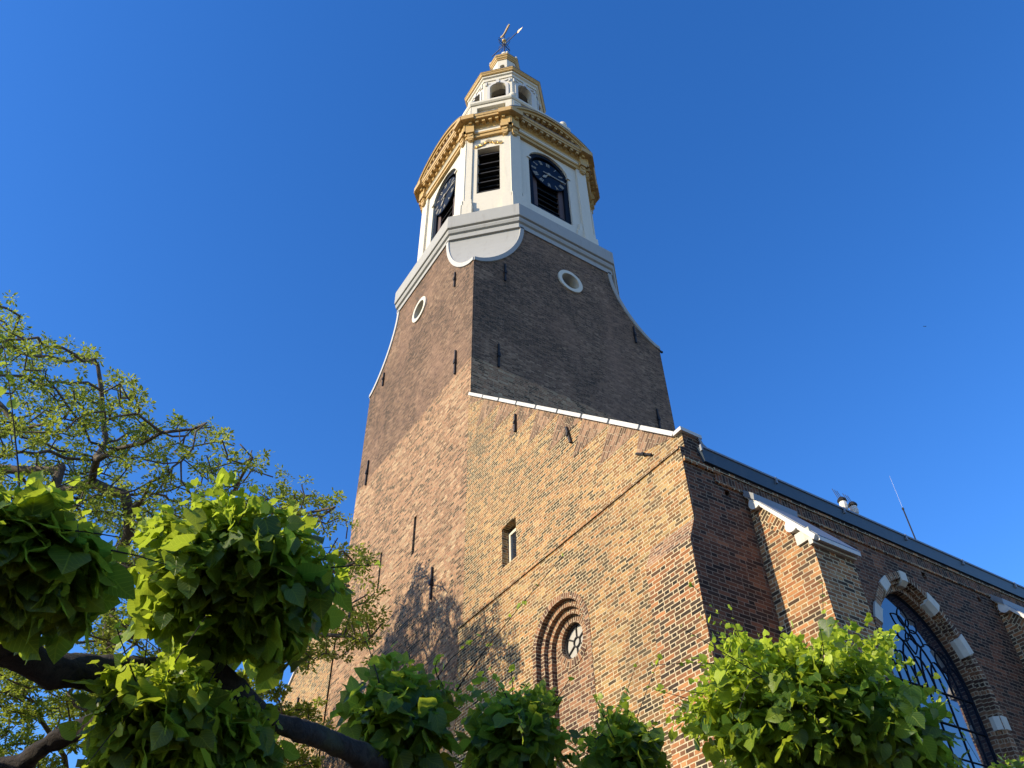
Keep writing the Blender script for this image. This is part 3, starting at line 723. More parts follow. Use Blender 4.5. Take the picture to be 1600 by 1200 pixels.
# raked copings
def coping(p0, p1, name, y0, y1, t=.10, mat='trim'):
    b = MB(); dx, dz = p1[0]-p0[0], p1[1]-p0[1]; L = math.hypot(dx, dz); nx, nz = -dz/L, dx/L
    if nz < 0: nx, nz = -nx, -nz
    n = max(1, int(L/1.1))
    for i in range(n):
        a0 = i/n+.004; a1 = (i+1)/n-.004
        A = (p0[0]+dx*a0, p0[1]+dz*a0); B = (p0[0]+dx*a1, p0[1]+dz*a1); j = rnd.uniform(-.008, .008)
        b.hexa([(A[0], y0+j, A[1]), (B[0], y0+j, B[1]), (B[0], y1, B[1]), (A[0], y1, A[1])], [(A[0]+nx*t, y0+j, A[1]+nz*t+j), (B[0]+nx*t, y0+j, B[1]+nz*t+j), (B[0]+nx*t, y1, B[1]+nz*t), (A[0]+nx*t, y1, A[1]+nz*t)])
    return b.build(name, M[mat], hall)
coping((XT+.02, 18.60), RK1, 'raked_coping', 8.93, 9.45, .09)
coping((RK1[0]+.0, 11.365), (XE+.06, 11.37), 'kneeler_coping', 8.93, 9.45, .08)
# braided brickwork: wedges of bricks at right angles to the rake
bz = MB(); L_ = math.hypot(RK1[0]-RK0[0], RK1[1]-RK0[1]); ex = ((RK1[0]-RK0[0])/L_, (RK1[1]-RK0[1])/L_); ey = (ex[1], -ex[0])
if ey[1] > 0: ey = (-ey[0], -ey[1])
nt = 9; per = (L_-.15)/nt
for i in range(nt):
    s0 = .1+i*per; s1 = s0+per*.98; dpt = min(.92, .92) * (.30 if i == 0 else 1 if i < nt-1 else .55)
    # right-angled wedge: one side level, one side square to the rake
    pts = [(s0, .002), (s1, .002), (s0+per*.16, dpt)]
    W_ = [FU(RK0[0]+ex[0]*s_+ey[0]*t_, RK0[1]+ex[1]*s_+ey[1]*t_, .004) for s_, t_ in pts]
    uv = [(t_, s_) for s_, t_ in pts]
    bz.add(W_, [(0, 2, 1)], [[uv[0], uv[2], uv[1]]])
bz.build('braided_brickwork', M['braid'], hall)
for x, z0, z1, lean in [(-13.53, 15.33, 15.9, .05), (-11.35, 13.38, 13.92, -.22)]: anchor(FU, x, z0, z1, hall, lean)
q = MB(); q.tube([FU(-9.28, 11.69, .035), FU(-8.88, 11.395, .035)], .024, 6); q.tube([FU(-9.11, 11.565, .05), FU(-9.05, 11.52, .05)], .034, 6); q.build('wall_anchor', M['iron'], hall)
# seam strip between tower and aisle
q = MB()
for i in range(60):
    z = .5+i*.3
    if z+.3 < ZS-.06: q.fbox(FL, XT-.012, XT+.02, z+.004, z+.296, -.13, .006+rnd.uniform(0, .012))
q.build('seam_edge', M['tower'], hall)
# ---- south wall
SW = Frame(XE, 0, 0.0)   # u = world y, n = +x
WY = 14.48; ZSP = 7.75
def pt_arch(w, rise, zb, n=14, cy=WY, zs=ZSP):
    R = (w*w+rise*rise)/(2*w)
    def half(z):
        dz = z-zs; p = math.sqrt(max(0, R*R-dz*dz))-(R-w); e_ = w*math.sqrt(max(0, 1-(dz/rise)**2)); return .5*p+.5*e_
    zz = [zs+rise*math.sin(math.pi/2*i/n) for i in range(n+1)]
    r_ = [(cy+half(z), z) for z in zz]; l_ = [(cy-half(z), z) for z in reversed(zz[:-1])]
    return [(cy-w, zb), (cy+w, zb)]+r_+l_
wo = pt_arch(1.50, 2.28, 2.2)
a = MB()
holes = [wo, rect(9.80, 9.94, 10.25, 10.40), rect(15.25, 15.39, 10.23, 10.38), rect(17.08, 17.2, 10.2, 10.33)]
wo2 = [(y+7.35*1, z) for y, z in wo]
a.plate(SW, [(9.0, 9.0), (9.0, 11.37), (9.4, 11.37), (9.4, 10.95), (60, 10.95), (60, 0), (8.70, 0), (8.70, 9.0), (8.88, 9.4), (8.88, ZS), (9.0, ZS+.03)][2-2:] if False else [(8.70, 0), (60, 0), (60, 10.95), (9.42, 10.95), (9.42, 11.36), (9.0, 11.36), (9.0, 11.03), (8.88, 10.98), (8.88, 9.45), (8.70, 9.0)], holes, d=.14, sides=False)
a.build('nave_wall', M['nave'], hall)
q = MB(); q.box(XE-.6, XE-.15, 9.7, 10.05, 10.2, 10.45); q.box(XE-.6, XE-.15, 15.2, 15.45, 10.2, 10.45); q.box(XE-.6, XE-.15, 17.0, 17.3, 10.15, 10.4); q.build('putlog_holes', M['inner'], hall)
sd = MB(); sd.quad(*[SW(y, z, .022) for y, z in ((9.62, 10.50), (60, 10.50), (60, 10.72), (9.62, 10.72))], uv=[(0, 9.62), (0, 60), (.22, 60), (.22, 9.62)])
sd.quad(SW(9.62, 10.50, .0), SW(60, 10.50, .0), SW(60, 10.50, .022), SW(9.62, 10.50, .022)); sd.quad(SW(9.62, 10.5, .0), SW(9.62, 10.5, .022), SW(9.62, 10.72, .022), SW(9.62, 10.72, 0))
sd.build('soldier_course', M['nave'], hall)
q = MB(); q.fbox(SW, 9.6, 60, 10.722, 10.775, -.05, .05); q.fbox(SW, 9.6, 60, 10.455, 10.498, -.05, .03); q.fbox(SW, 8.90, 9.75, 10.66, 10.76, -.05, .045); q.build('brick_band', M['pier'], hall)
q = MB(); q.hexa([SW(9.40, 10.83, -.1), SW(9.40, 10.83, .06), SW(60, 10.83, .06), SW(60, 10.83, -.1)], [SW(9.30, 11.08, -.1), SW(9.30, 11.10, .10), SW(60, 11.10, .10), SW(60, 11.08, -.1)]); q.build('gutter_fascia', M['slate'], hall)
q = MB()
for i in range(26):
    y = 9.32+i*1.9; q.fbox(SW, y+.006, y+1.894, 11.085, 11.125, -.2, .12)
    q.fbox(SW, y-.02, y+.02, 11.0, 11.135, .08, .125)
q.build('gutter_edge', M['lead'], hall)
q = MB(); q.tube([SW(9.38, 11.42, .03), SW(9.44, 11.25, .03), SW(9.55, 11.14, .05)], .03, 6); q.fbox(SW, 9.0, 9.46, 11.372, 11.44, -.1, .05); q.build('kneeler_flashing', M['lead'], hall)
rf = MB(); rf.add([(XE-.1, 9.46, 11.06), (XE-.1, 60, 11.06), (CX, 60, 22.4), (CX, 17.9, 22.4), (XT, 17.9, 18.40), (XT, 9.46, 18.40)], [(0, 1, 2, 3, 4, 5)])
rf.add([(CX, 60, 22.4), (-32.8, 60, 11.06), (-32.8, 9.3, 10.5), (CX-TH, 9.3, 17.5), (CX-TH, 17.9, 17.9), (CX, 17.9, 22.4)], [(0, 1, 2, 3, 4, 5)])
rf.build('roof', M['roof'], hall)
# ---- big arched window
bw_ = bpy.data.objects.new('arched_window', None); S.collection.objects.link(bw_); bw_.parent = hall
o1 = pt_arch(1.60, 2.36, 2.2)[1:]; o2 = pt_arch(1.44, 2.22, 2.2)[1:]; o3 = pt_arch(1.37, 2.12, 2.2)[1:]
def close_(p): return p+[(p[0][0]-2*(p[0][0]-WY), p[0][1])]
o1, o2, o3 = map(close_, (o1, o2, o3))
q = MB(); arch_band(q, SW, o2, o1, -.16, .018); arch_band(q, SW, pt_arch(1.40, 2.14, 2.2)[1:]+[(WY-1.40, 2.2)], pt_arch(1.50, 2.27, 2.2)[1:]+[(WY-1.50, 2.2)], -.3, -.07)
arch_band(q, SW, pt_arch(1.32, 2.02, 2.2)[1:]+[(WY-1.32, 2.2)], pt_arch(1.405, 2.15, 2.2)[1:]+[(WY-1.405, 2.2)], -.32, -.15)
q.build('moulded_surround', M['arch'], bw_)
def block(zc, sg, hgt=.27):
    b = MB(); path_o = pt_arch(1.62, 2.38, 2.2, 40)[1:]; path_i = pt_arch(1.31, 2.0, 2.2, 40)[1:]
    # arc positions by parameter
    def at(p, t): i = t*(len(p)-1); k = min(int(i), len(p)-2); f = i-k; return (p[k][0]*(1-f)+p[k+1][0]*f, p[k][1]*(1-f)+p[k+1][1]*f)
    return b
def place_block(t0, t1):
    b = MB(); n = 3
    po = pt_arch(1.62, 2.38, 2.2, 60)[2:]; pm = pt_arch(1.36, 2.10, 2.2, 60)[2:]
    def at(p, t): i = t*(len(p)-1); k = min(int(i), len(p)-2); f = i-k; return (p[k][0]*(1-f)+p[k+1][0]*f, p[k][1]*(1-f)+p[k+1][1]*f)
    O_ = [at(po, t0+(t1-t0)*i/n) for i in range(n+1)]; I_ = [at(pm, t0+(t1-t0)*i/n) for i in range(n+1)]; Mid = [((a_[0]*.25+b_[0]*.75), (a_[1]*.25+b_[1]*.75)) for a_, b_ in zip(O_, I_)]
    arch_band(b, SW, Mid, O_, -.2, .04)
    for i in range(n):
        b.quad(SW(*Mid[i], .035), SW(*Mid[i+1], .035), SW(*I_[i+1], -.06), SW(*I_[i], -.06)); b.quad(SW(*I_[i], -.06), SW(*I_[i+1], -.06), SW(*I_[i+1], -.3), SW(*I_[i], -.3))
    for i, sgn in ((0, 1), (n, -1)):
        b.add([SW(*Mid[i], .035), SW(*I_[i], -.06), SW(*I_[i], -.3), SW(*Mid[i], -.3)], [(0, 1, 2, 3)])
    b.build('stone_block', M['stone'], bw_)
for t0, t1 in [(.465, .535), (.29, .345), (.14, .195), (.655, .71), (.805, .86)]: place_block(t0, t1)
for z in (7.3, 6.45, 5.6, 4.7, 3.8, 2.9):
    for sg in (-1, 1):
        b = MB(); y0, y1, y2 = WY+sg*1.62, WY+sg*1.47, WY+sg*1.36
        for lo, hi in ((z, z+.25),):
            b.hexa([SW(y0, lo, -.2), SW(y0, lo, .04), SW(y1, lo, .04), SW(y1, lo, -.2)], [SW(y0, hi, -.2), SW(y0, hi, .04), SW(y1, hi, .04), SW(y1, hi, -.2)])
            b.hexa([SW(y1, lo+.002, -.25), SW(y1, lo+.002, .035), SW(y2, lo+.002, -.07), SW(y2, lo+.002, -.25)], [SW(y1, hi-.002, -.25), SW(y1, hi-.002, .035), SW(y2, hi-.002, -.07), SW(y2, hi-.002, -.25)])
        b.build('stone_block', M['stone'], bw_)
q = MB(); q.plate(SW, pt_arch(1.34, 2.05, 2.2), [], d=.02, off=-.30); q.build('pane', M['glass'], bw_)
gf = 'window_bars'; q = MB()
def bar(p, r=.022): q.tube([SW(y, z, -.291) for y, z in p], r*.62, 5)
gi = pt_arch(1.305, 2.01, 2.2, 20)[1:]
q.tube([SW(y, z, -.285) for y, z in gi], .022, 5)
for z in (7.86, 7.25, 6.65, 6.05, 5.45, 4.8, 4.2, 3.5): bar([(WY-1.3, z), (WY+1.3, z)], .03 if z in (7.86, 7.25) else .022)
NV = 5
for k in range(-2, 3):
    y = WY+k*.5; bar([(y, 2.2), (y, 7.86)], .02)
# interlaced hoops above the transom
for k in range(-2, 3):
    y = WY+k*.5
    bar([(y+.25*math.cos(t)*1.0, 7.86+.62*math.sin(t)) for t in [math.pi*i/12 for i in range(13)]], .018)
    bar([(y-.5+.5*math.cos(t), 7.86+.98*math.sin(t)) for t in [math.pi*i/14 for i in range(15)] if WY-1.22 < y-.5+.5*math.cos(t) < WY+1.22], .018)
hub = (WY, 9.02)
bar([(hub[0]+.07*math.cos(t), hub[1]+.09*math.sin(t)) for t in [math.pi*i/6 for i in range(13)]], .016)
for k in range(6):   # petals
    t = math.pi*2*k/6+.52; L2 = .5
    for sg in (-1, 1):
        bar([(hub[0]+math.cos(t)*L2*s_*.85+sg*math.sin(t)*.15*math.sin(math.pi*s_), hub[1]+math.sin(t)*L2*s_+sg*-math.cos(t)*.15*math.sin(math.pi*s_)) for s_ in [.14+.86*i/8 for i in range(9)]], .014)
for sy, sz in ((-.80, 8.55), (.80, 8.55)):
    bar([(WY+sy+.19*math.cos(t), sz+.22*math.sin(t)) for t in [math.pi*i/7 for i in range(15)]], .015)
q.build('window_bars', M['navy'], bw_)
q = MB(); q.plate(SW, [(WY+1.02, 2.2), (WY+1.30, 2.2)]+[p for p in gi if p[0] > WY+1.0 and p[1] > 7.7 and p[1] < 9.0]+[(WY+.92, 8.7), (WY+1.02, 7.8)], [], d=.02, off=-.43) if False else None
# ---- buttresses
def buttress(y0, y1, x1=-7.02, zt=9.0, zw=10.42):
    b = bpy.data.objects.new('buttress', None); S.collection.objects.link(b); b.parent = hall
    q = MB(); x0 = XE-.01
    f = Frame(0, y0, -math.pi/2)
    q.plate(f, [(x0, 0), (x1, 0), (x1, zt), (x0, zw)], [], sides=False)
    q.quad((x1, y0, 0), (x1, y1, 0), (x1, y1, zt), (x1, y0, zt)); q.quad((x1, y1, 0), (x0, y1, 0), (x0, y1, zw), (x1, y1, zt))
    q.build('shaft', M['pier'], b)
    # row of bricks square to the slope
    dx, dz = x1-x0, zt-zw; L = math.hypot(dx, dz); nx, nz = -dz/L, dx/L
    q = MB(); w = .24
    for yy, s_ in ((y0-.004, 1),):
        c = [(x0+.25*dx, zw+.25*dz), (x0+.74*dx, zt-.26*dz), (x0+.74*dx-nx*w, zt-.26*dz-nz*w), (x0+.25*dx-nx*w, zw+.25*dz-nz*w)]
        q.add([(p[0], yy, p[1]) for p in c], [(0, 3, 2, 1)], [[(0, 0), (w, 0), (w, L*.5), (0, L*.5)]])
    q.build('sloping_header_course', M['pier'], b)
    q = MB(); t = .07; A = (x0, zw); B = (x1+.09, zt-.09*abs(dz/dx))
    ya, yb = y0-.07, y1+.05
    q.hexa([(A[0], ya, A[1]), (B[0], ya, B[1]), (B[0], yb, B[1]), (A[0], yb, A[1])], [(A[0]+.0, ya, A[1]+t+.01), (B[0]+.05, ya, B[1]+t), (B[0]+.05, yb, B[1]+t), (A[0]+.0, yb, A[1]+t+.01)])
    q.fbox(Frame(x1+.142, 0, 0), ya+.08, yb-.01, B[1]-.01, B[1]+t-.005, -.02, .006); q.build('cap_slab', M['plaster'], b)
    q = MB(); t2 = .012; q.hexa([(A[0], ya+.06, A[1]+t+.014), (B[0]+.056, ya+.06, B[1]+t+.004), (B[0]+.056, yb+.01, B[1]+t+.004), (A[0], yb+.01, A[1]+t+.014)], [(A[0], ya+.06, A[1]+t+.03), (B[0]+.056, ya+.06, B[1]+t+.02), (B[0]+.056, yb+.01, B[1]+t+.02), (A[0], yb+.01, A[1]+t+.03)])
    q.hexa([(XE+.0, ya-.03, zw+.0), (XE+.22, ya-.03, zw-.22), (XE+.22, yb, zw-.22), (XE+.0, yb, zw)], [(XE+.0, ya-.03, zw+.14), (XE+.24, ya-.03, zw-.09), (XE+.24, yb, zw-.09), (XE+.0, yb, zw+.14)])
    q.build('cap_flashing', M['lead'], b)
    for s_ in (.20, .78):   # scroll corbels under the slab
        cx_, cz_ = x0+dx*s_, zw+dz*s_
        f2 = Frame(0, y0, -math.pi/2); ct = (cx_, cz_+.02); Rr = .13; q = MB(); ang0 = math.degrees(math.atan2(dz, dx))
        pts = [(ct[0]+Rr*math.cos(math.radians(ang0-a_)), ct[1]+Rr*math.sin(math.radians(ang0-a_))) for a_ in range(0, 181, 15)]
        q.plate(f2, pts, [], d=.1, off=.10); q.build('corbel', M['plaster'], b)
    q = MB(); q.fbox(Frame(x1, 0, 0), y0-.06, y1+.02, zt-.16, zt-.03, -.02, .06); q.fbox(Frame(0, y0, -math.pi/2), x1-.26, x1+.04, zt-.05, zt+.16, -.02, .045); q.build('kneeler_stone', M['stone'], b)
    return b
buttress(10.37, 11.33); buttress(17.72, 18.68)
# ---- left aisle facade
q = MB(); XL = CX-TH; ll = [(XL, 17.66), (-33.0, 17.66-.863*(33.0-abs(XL)))]
q.plate(FU, [(-33.0, 0), (XL-.001, 0), (XL-.001, 17.66), ll[1]], [], sides=False); q.quad((-33, 9, 0), (-33, 9, 10.4), (-33, 60, 10.4), (-33, 60, 0))
q.build('north_aisle_wall', M['aisle'], hall)
coping((-33.05, ll[1][1]-.02), (XL-.0, 17.66), 'raked_coping', 8.93, 9.4, .09)
for x, z0, z1 in [(-25.9, 14.75, 15.9), (-27.35, 12.3, 13.4), (-26.9, 14.2, 15.0)]: anchor(FU, x, z0, z1, hall)
# ---- fittings on the gutter
for k, y in enumerate((13.34, 13.66)):
    fl = thing('floodlight', (XE-.02, y, 11.12), ('small pale floodlight on the gutter edge, nearer the tower' if k == 0 else 'small pale floodlight on the gutter edge, farther from the tower'), 'floodlight', 'floodlights on the gutter')
    q = MB(); q.box(XE-.03, XE+.02, y-.02, y+.02, 11.12, 11.3); q.box(XE-.06, XE+.06, y-.05, y+.05, 11.12, 11.16); q.build('bracket', M['iron'], fl)
    q = MB(); c = (XE-.02, y, 11.38); q.lathe((c[0]+.02, y, 11.2), [(.03, 0), (.07, .04), (.085, .12), (.075, .2), (.03, .25)], 9); q.build('housing', M['plaster'], fl)
    q = MB(); q.lathe((c[0]+.02, y, 11.42), [(.09, 0), (.10, .03), (.06, .09), (.01, .11)], 9)
    for j in range(3): q.tube([(c[0], y-.08+j*.08, 11.5), (c[0]-.02, y-.14+j*.07, 11.72)], .006, 4)
    q.build('hood', M['iron'], fl)
rod = thing('lightning_rod', (XE-.2, 16.0, 11.1), 'thin upright antenna rod standing on the gutter line', 'antenna')
q = MB(); q.tube([(XE-.24, 16.03, 11.05), (XE-.24, 16.03, 12.35)], .016, 6); q.lathe((XE-.24, 16.03, 12.33), [(.02, 0), (.028, .03), (.02, .06)], 8); q.build('mast', M['iron'], rod)
q = MB(); q.tube([(XE-.24, 16.03, 12.38), (XE-.24, 16.03, 13.3)], .0022, 4); q.build('whip', M['plaster'], rod)
bd_ = MB(); c = P(1445, 510, 70); r_, u_ = Vector(RT), Vector(-DN)
c = Vector(c)
bd_.add([c+r_*.0, c+r_*.09+u_*.05, c+r_*.16+u_*.01, c-r_*.09+u_*.05, c-r_*.16+u_*.01, c-u_*.07, c+u_*.06, c+Vector((0, 0, -.05))], [(0, 1, 2), (0, 3, 4), (0, 5, 7), (0, 6, 7), (0, 2, 7), (0, 4, 7), (5, 6, 7)])
ob = bd_.build('bird', M['iron']); ob['label'] = 'tiny dark bird far off in the open blue sky'; ob['category'] = 'bird'

# ================================================================== TREES
LEAF = np.array([(0, 0, 0), (.30, -.10, .05), (.50, .22, .10), (.40, .60, .06), (.17, .88, 0), (0, 1.12, -.08), (0, .55, -.02), (0, .22, 0)])
def leaf_template():
    R_ = [(0, 0), (.24, -.17), (.47, -.06), (.56, .24), (.46, .56), (.22, .82), (0, 1.08)]
    mid = [(0, 0), (0, .28), (0, .62), (0, 1.08)]
    V, Fc, UV = [], [], []
    zz = lambda x, y: .16*abs(x)-.20*(y**2)*.6+.06*math.sin(8*y+5*x)
    V += [(x, y, zz(x, y)) for x, y in mid]; UV += mid
    for sg in (1, -1):
        o = len(V); pts = [(sg*x, y) for x, y in R_[1:-1]]
        V += [(x, y, zz(x, y)) for x, y in pts]; UV += pts
        fs = [(0, o, o+1), (0, o+1, o+2, 1), (1, o+2, o+3, 2), (2, o+3, o+4, 3)]
        Fc += fs if sg > 0 else [tuple(reversed(f)) for f in fs]
    return np.array(V), Fc, np.array(UV)
LT = leaf_template()
def mini_template():
    V = np.array([(0, 0, 0), (.20, .3, .05), (.2, .7, .05), (0, 1, -.05), (-.2, .7, .05), (-.2, .3, .05)])
    return V, [(0, 1, 2, 3), (0, 3, 4, 5)], V[:, :2].copy()
MT = mini_template()
def leaves_mesh(name, mat, parent, pos, ydir, nrm, size, var, tmpl):
    V, Fc, UV = tmpl; n = len(pos); nv = len(V)
    y = ydir/np.linalg.norm(ydir, axis=1, keepdims=True)
    x = np.cross(y, nrm); x /= np.linalg.norm(x, axis=1, keepdims=True)+1e-9; z = np.cross(x, y)
    co_ = pos[:, None, :]+size[:, None, None]*(V[None, :, 0:1]*x[:, None]+V[None, :, 1:2]*y[:, None]+V[None, :, 2:3]*z[:, None])
    me = bpy.data.meshes.new(name); co_ = co_.reshape(-1, 3)
    lt = np.array([len(f) for f in Fc]); li = np.concatenate([np.array(f) for f in Fc]); nl = len(li)
    me.vertices.add(n*nv); me.vertices.foreach_set('co', co_.ravel().astype(np.float32))
    L = (np.arange(n)[:, None]*nv+li[None]).ravel(); me.loops.add(len(L)); me.loops.foreach_set('vertex_index', L.astype(np.int32))
    tot = np.tile(lt, n); st = np.concatenate([[0], np.cumsum(tot)[:-1]])
    me.polygons.add(len(tot)); me.polygons.foreach_set('loop_start', st.astype(np.int32)); me.polygons.foreach_set('loop_total', tot.astype(np.int32))
    me.polygons.foreach_set('use_smooth', np.ones(len(tot), dtype=bool))
    uvl = me.uv_layers.new(name='UVMap'); uvl.data.foreach_set('uv', np.tile(UV[li], (n, 1)).ravel().astype(np.float32))
    at = me.attributes.new('leafvar', 'FLOAT_COLOR', 'POINT'); c = np.ones((n, nv, 4), dtype=np.float32); c[:, :, :2] = var[:, None, :]
    at.data.foreach_set('color', c.ravel()); me.materials.append(mat); me.update(); me.validate()
    o = bpy.data.objects.new(name, me); S.collection.objects.link(o); o.parent = parent
    o.matrix_parent_inverse = Matrix.Translation(-parent.location); return o

def head(cu, cv, d, ru, rv, rd, n, size, seed, young_lit=.35, shoots=14, droop=.55):
    """a pollard head: lumpy leafy ball around the point at pixel (cu,cv), depth d; returns arrays"""
    rs = np.random.RandomState(seed); c = P(cu, cv, d); sx, sy = ru*d/F, rv*d/F
    up = np.array([0, 0, 1.0]); rt = RT.copy(); rt[2] = 0; rt /= np.linalg.norm(rt); fw = np.cross(up, rt)
    def lumps(q): return .80+.34*noise.noise(Vector(q*2.1)+Vector((seed*3.1, 0, 0)))+.50*noise.noise(Vector(q*5.2)+Vector((0, seed*1.7, 0)))
    dirs = rs.normal(size=(n, 3)); dirs /= np.linalg.norm(dirs, axis=1, keepdims=True)
    lump = np.array([lumps(q) for q in dirs])
    rad = (1.05-np.abs(rs.normal(0, .22, n))+.14*(rs.rand(n) < .12)).clip(.3, 1.2)*lump
    W3 = lambda q: q[:, :1]*rt+q[:, 1:2]*fw+q[:, 2:3]*up
    pos = c+W3(dirs*rad[:, None]*np.array([sx, rd, sy*1.05])); out = W3(dirs)
    top = (dirs[:, 2]*rad).clip(-1, 1)
    # blades hang outwards and down, faces turned out and up
    yd = out*.55+rs.normal(0, .55, (n, 3))+up*(-droop+droop*1.1*(top > .4))[:, None]
    nr = out*.9+up*.6+rs.normal(0, .6, (n, 3))
    sz = size*(.34+.86*rs.rand(n)**1.7)*np.where(top > .4, rs.uniform(.45, .9, n), 1.0)
    y_ = np.clip((top-.2)*.9+rs.normal(0, .2, n), 0, 1)*young_lit*2*(rs.rand(n) < .75)  # yellower towards the top: young growth plus painted sunlit highlights
    var = np.stack([rs.rand(n), np.clip(y_+.25*(rs.rand(n) < .10), 0, 1)], 1)
    P_, Y_, N_, Z_, V_ = [pos], [yd], [nr], [sz], [var]; stems = []
    # small leaves crowding the top; yellow for young growth and painted-in sun highlights
    m2 = int(n*.9*min(1, young_lit*2)); dd = rs.normal(size=(m2, 3)); dd[:, 2] = np.abs(dd[:, 2])*1.1+.25; dd /= np.linalg.norm(dd, axis=1, keepdims=True)
    lu = np.array([lumps(q) for q in dd]); p2 = c+W3(dd*(lu*rs.uniform(.88, 1.16, m2))[:, None]*np.array([sx, rd, sy*1.05]))
    P_.append(p2); Y_.append(W3(dd)*.3+rs.normal(0, .8, (m2, 3))+up*.1); N_.append(rs.normal(0, .7, (m2, 3))+up*.7)
    Z_.append(size*rs.uniform(.18, .5, m2)); V_.append(np.stack([rs.rand(m2), np.clip(rs.normal(.6, .3, m2)*young_lit*2, 0, 1)], 1))
    for k in range(shoots):
        q = rs.normal(size=3); q[2] = abs(q[2])*.9+.1; q /= np.linalg.norm(q)
        o_ = q[0]*rt+q[1]*fw+q[2]*up; lq = lumps(q); s0 = c+(q[0]*sx*rt+q[1]*rd*fw+q[2]*sy*up)*.8*lq
        L = rs.uniform(.08, .26)*min(1.3, d/3.2); bend = rs.normal(0, .16, 3); o_ = o_+rs.normal(0, .35, 3); o_ /= np.linalg.norm(o_)
        pts = [s0+o_*L*t+bend*t*t for t in np.linspace(0, 1, 5)]; stems.append(pts)
        m_ = rs.randint(5, 9); tt = rs.uniform(.35, 1.0, m_); tt[0] = 1
        pp = np.array([s0+o_*L*t+bend*t*t for t in tt]); P_.append(pp)
        Y_.append(np.tile(o_, (m_, 1))*.4+rs.normal(0, .6, (m_, 3))); N_.append(rs.normal(0, .6, (m_, 3))+up*.8+o_*.3)
        Z_.append(size*rs.uniform(.22, .6, m_)*(1.15-.55*tt)); V_.append(np.stack([rs.rand(m_), rs.uniform(.3, 1, m_)], 1))
    return [np.concatenate(q) for q in (P_, Y_, N_, Z_, V_)], stems

def knobby(mb, pts, rad, n=22, sub=14, seed=1):
    """tapered limb through the points with a Catmull-Rom curve and bumps"""
    pts = [Vector(p) for p in pts]; out = []; rr = []
    for i in range(len(pts)-1):
        p0, p1, p2, p3 = pts[max(i-1, 0)], pts[i], pts[i+1], pts[min(i+2, len(pts)-1)]
        for k in range(sub):
            t = k/sub; out.append(.5*((2*p1)+(-p0+p2)*t+(2*p0-5*p1+4*p2-p3)*t*t+(-p0+3*p1-3*p2+p3)*t**3))
            r = rad[i]*(1-t)+rad[i+1]*t; rr.append(r*(1+.18*noise.noise(out[-1]*6+Vector((seed, 0, 0)))))
    out.append(pts[-1]); rr.append(rad[-1])
    o = len(mb.v); mb.tube(out, rr, n)
    for i in range(o, len(mb.v)):
        q = Vector(mb.v[i]); mb.v[i] = tuple(q+noise.noise_vector(q*7)*.016+noise.noise_vector(q*22)*.008+noise.noise_vector(q*60)*.003)

def pollard(label, base, heads, limbs, group='pollarded lindens in front of the church', trunk_r=.13, seed=1):
    t = thing('linden_tree', (base[0], base[1], 0), label, 'tree', group)
    mb = MB(); crotch = Vector(limbs[0][0][0])
    knobby(mb, [(base[0], base[1], -.05), (base[0]+.03, base[1]-.02, 1.0), (base[0]*.6+crotch.x*.4, base[1]*.6+crotch.y*.4, 2.0), crotch], [trunk_r*1.25, trunk_r, trunk_r*.95, trunk_r*.9], 14, 6, seed)
    for pts, rad in limbs: knobby(mb, pts, rad, 22, 16, seed)
    acc = []
    for h in heads:
        a_, s_ = head(**h); acc.append(a_)
        for p in s_: mb.tube(p, [.004, .0035, .003, .002, .0015], 4)
    arr = [np.concatenate([a_[i] for a_ in acc]) for i in range(5)]
    mb.build('trunk', M['bark'], t, smooth=True)
    leaves_mesh('crown', M['leaf'], t, arr[0], arr[1], arr[2], arr[3], arr[4], LT)
    return t
def limb(*uvd): return [tuple(P(*q)) for q in uvd]
tA0 = P(-330, 1130, 2.9)
pollard('left pollarded linden with heavy dark limb, three leafy heads and an added unseen shade head', (tA0[0]-.1, tA0[1]-.1),
    [dict(cu=35, cv=880, d=2.3, ru=112, rv=82, rd=.28, n=1372, size=0.082, seed=1, young_lit=.28, shoots=12),
     dict(cu=370, cv=915, d=3.0, ru=142, rv=90, rd=.42, n=2616, size=0.082, seed=2, young_lit=.5, shoots=22),
     dict(cu=255, cv=1140, d=2.8, ru=100, rv=84, rd=.30, n=1659, size=0.082, seed=3, young_lit=.85, shoots=16),
     dict(cu=370, cv=1175, d=3.0, ru=60, rv=62, rd=.25, n=541, size=0.078, seed=33, young_lit=.2, shoots=3),
     dict(cu=-300, cv=565, d=4.25, ru=225, rv=215, rd=.85, n=3511, size=0.093, seed=35, young_lit=.3, shoots=0)],  # unseen head out of frame, added to shade the middle linden
    [(limb((-330, 1130, 2.9), (-120, 1010, 2.6), (0, 1012, 2.5), (90, 1045, 2.6), (190, 1050, 2.8), (290, 1040, 3.0), (325, 1010, 3.0), (345, 940, 3.02)), [.12, .10, .056, .053, .053, .075, .07, .05]),
     (limb((0, 1012, 2.5), (15, 960, 2.4), (40, 890, 2.3)), [.05, .06, .05]),
     (limb((-330, 1130, 2.9), (-360, 900, 3.6), (-310, 700, 4.1), (-300, 560, 4.25)), [.09, .07, .06, .08]),  # limb added to carry the unseen shading head
     (limb((-260, 1250, 2.9), (0, 1205, 2.9), (60, 1172, 2.9), (120, 1138, 2.88), (200, 1120, 2.85), (285, 1110, 2.82)), [.07, .045, .035, .03, .035, .04]),
     (limb((310, 1035, 3.0), (360, 1075, 3.05), (430, 1128, 3.2), (500, 1152, 3.4), (560, 1180, 3.6), (640, 1240, 3.9)), [.06, .05, .036, .040, .05, .06])], seed=1)
tB0 = P(760, 1420, 4.2)
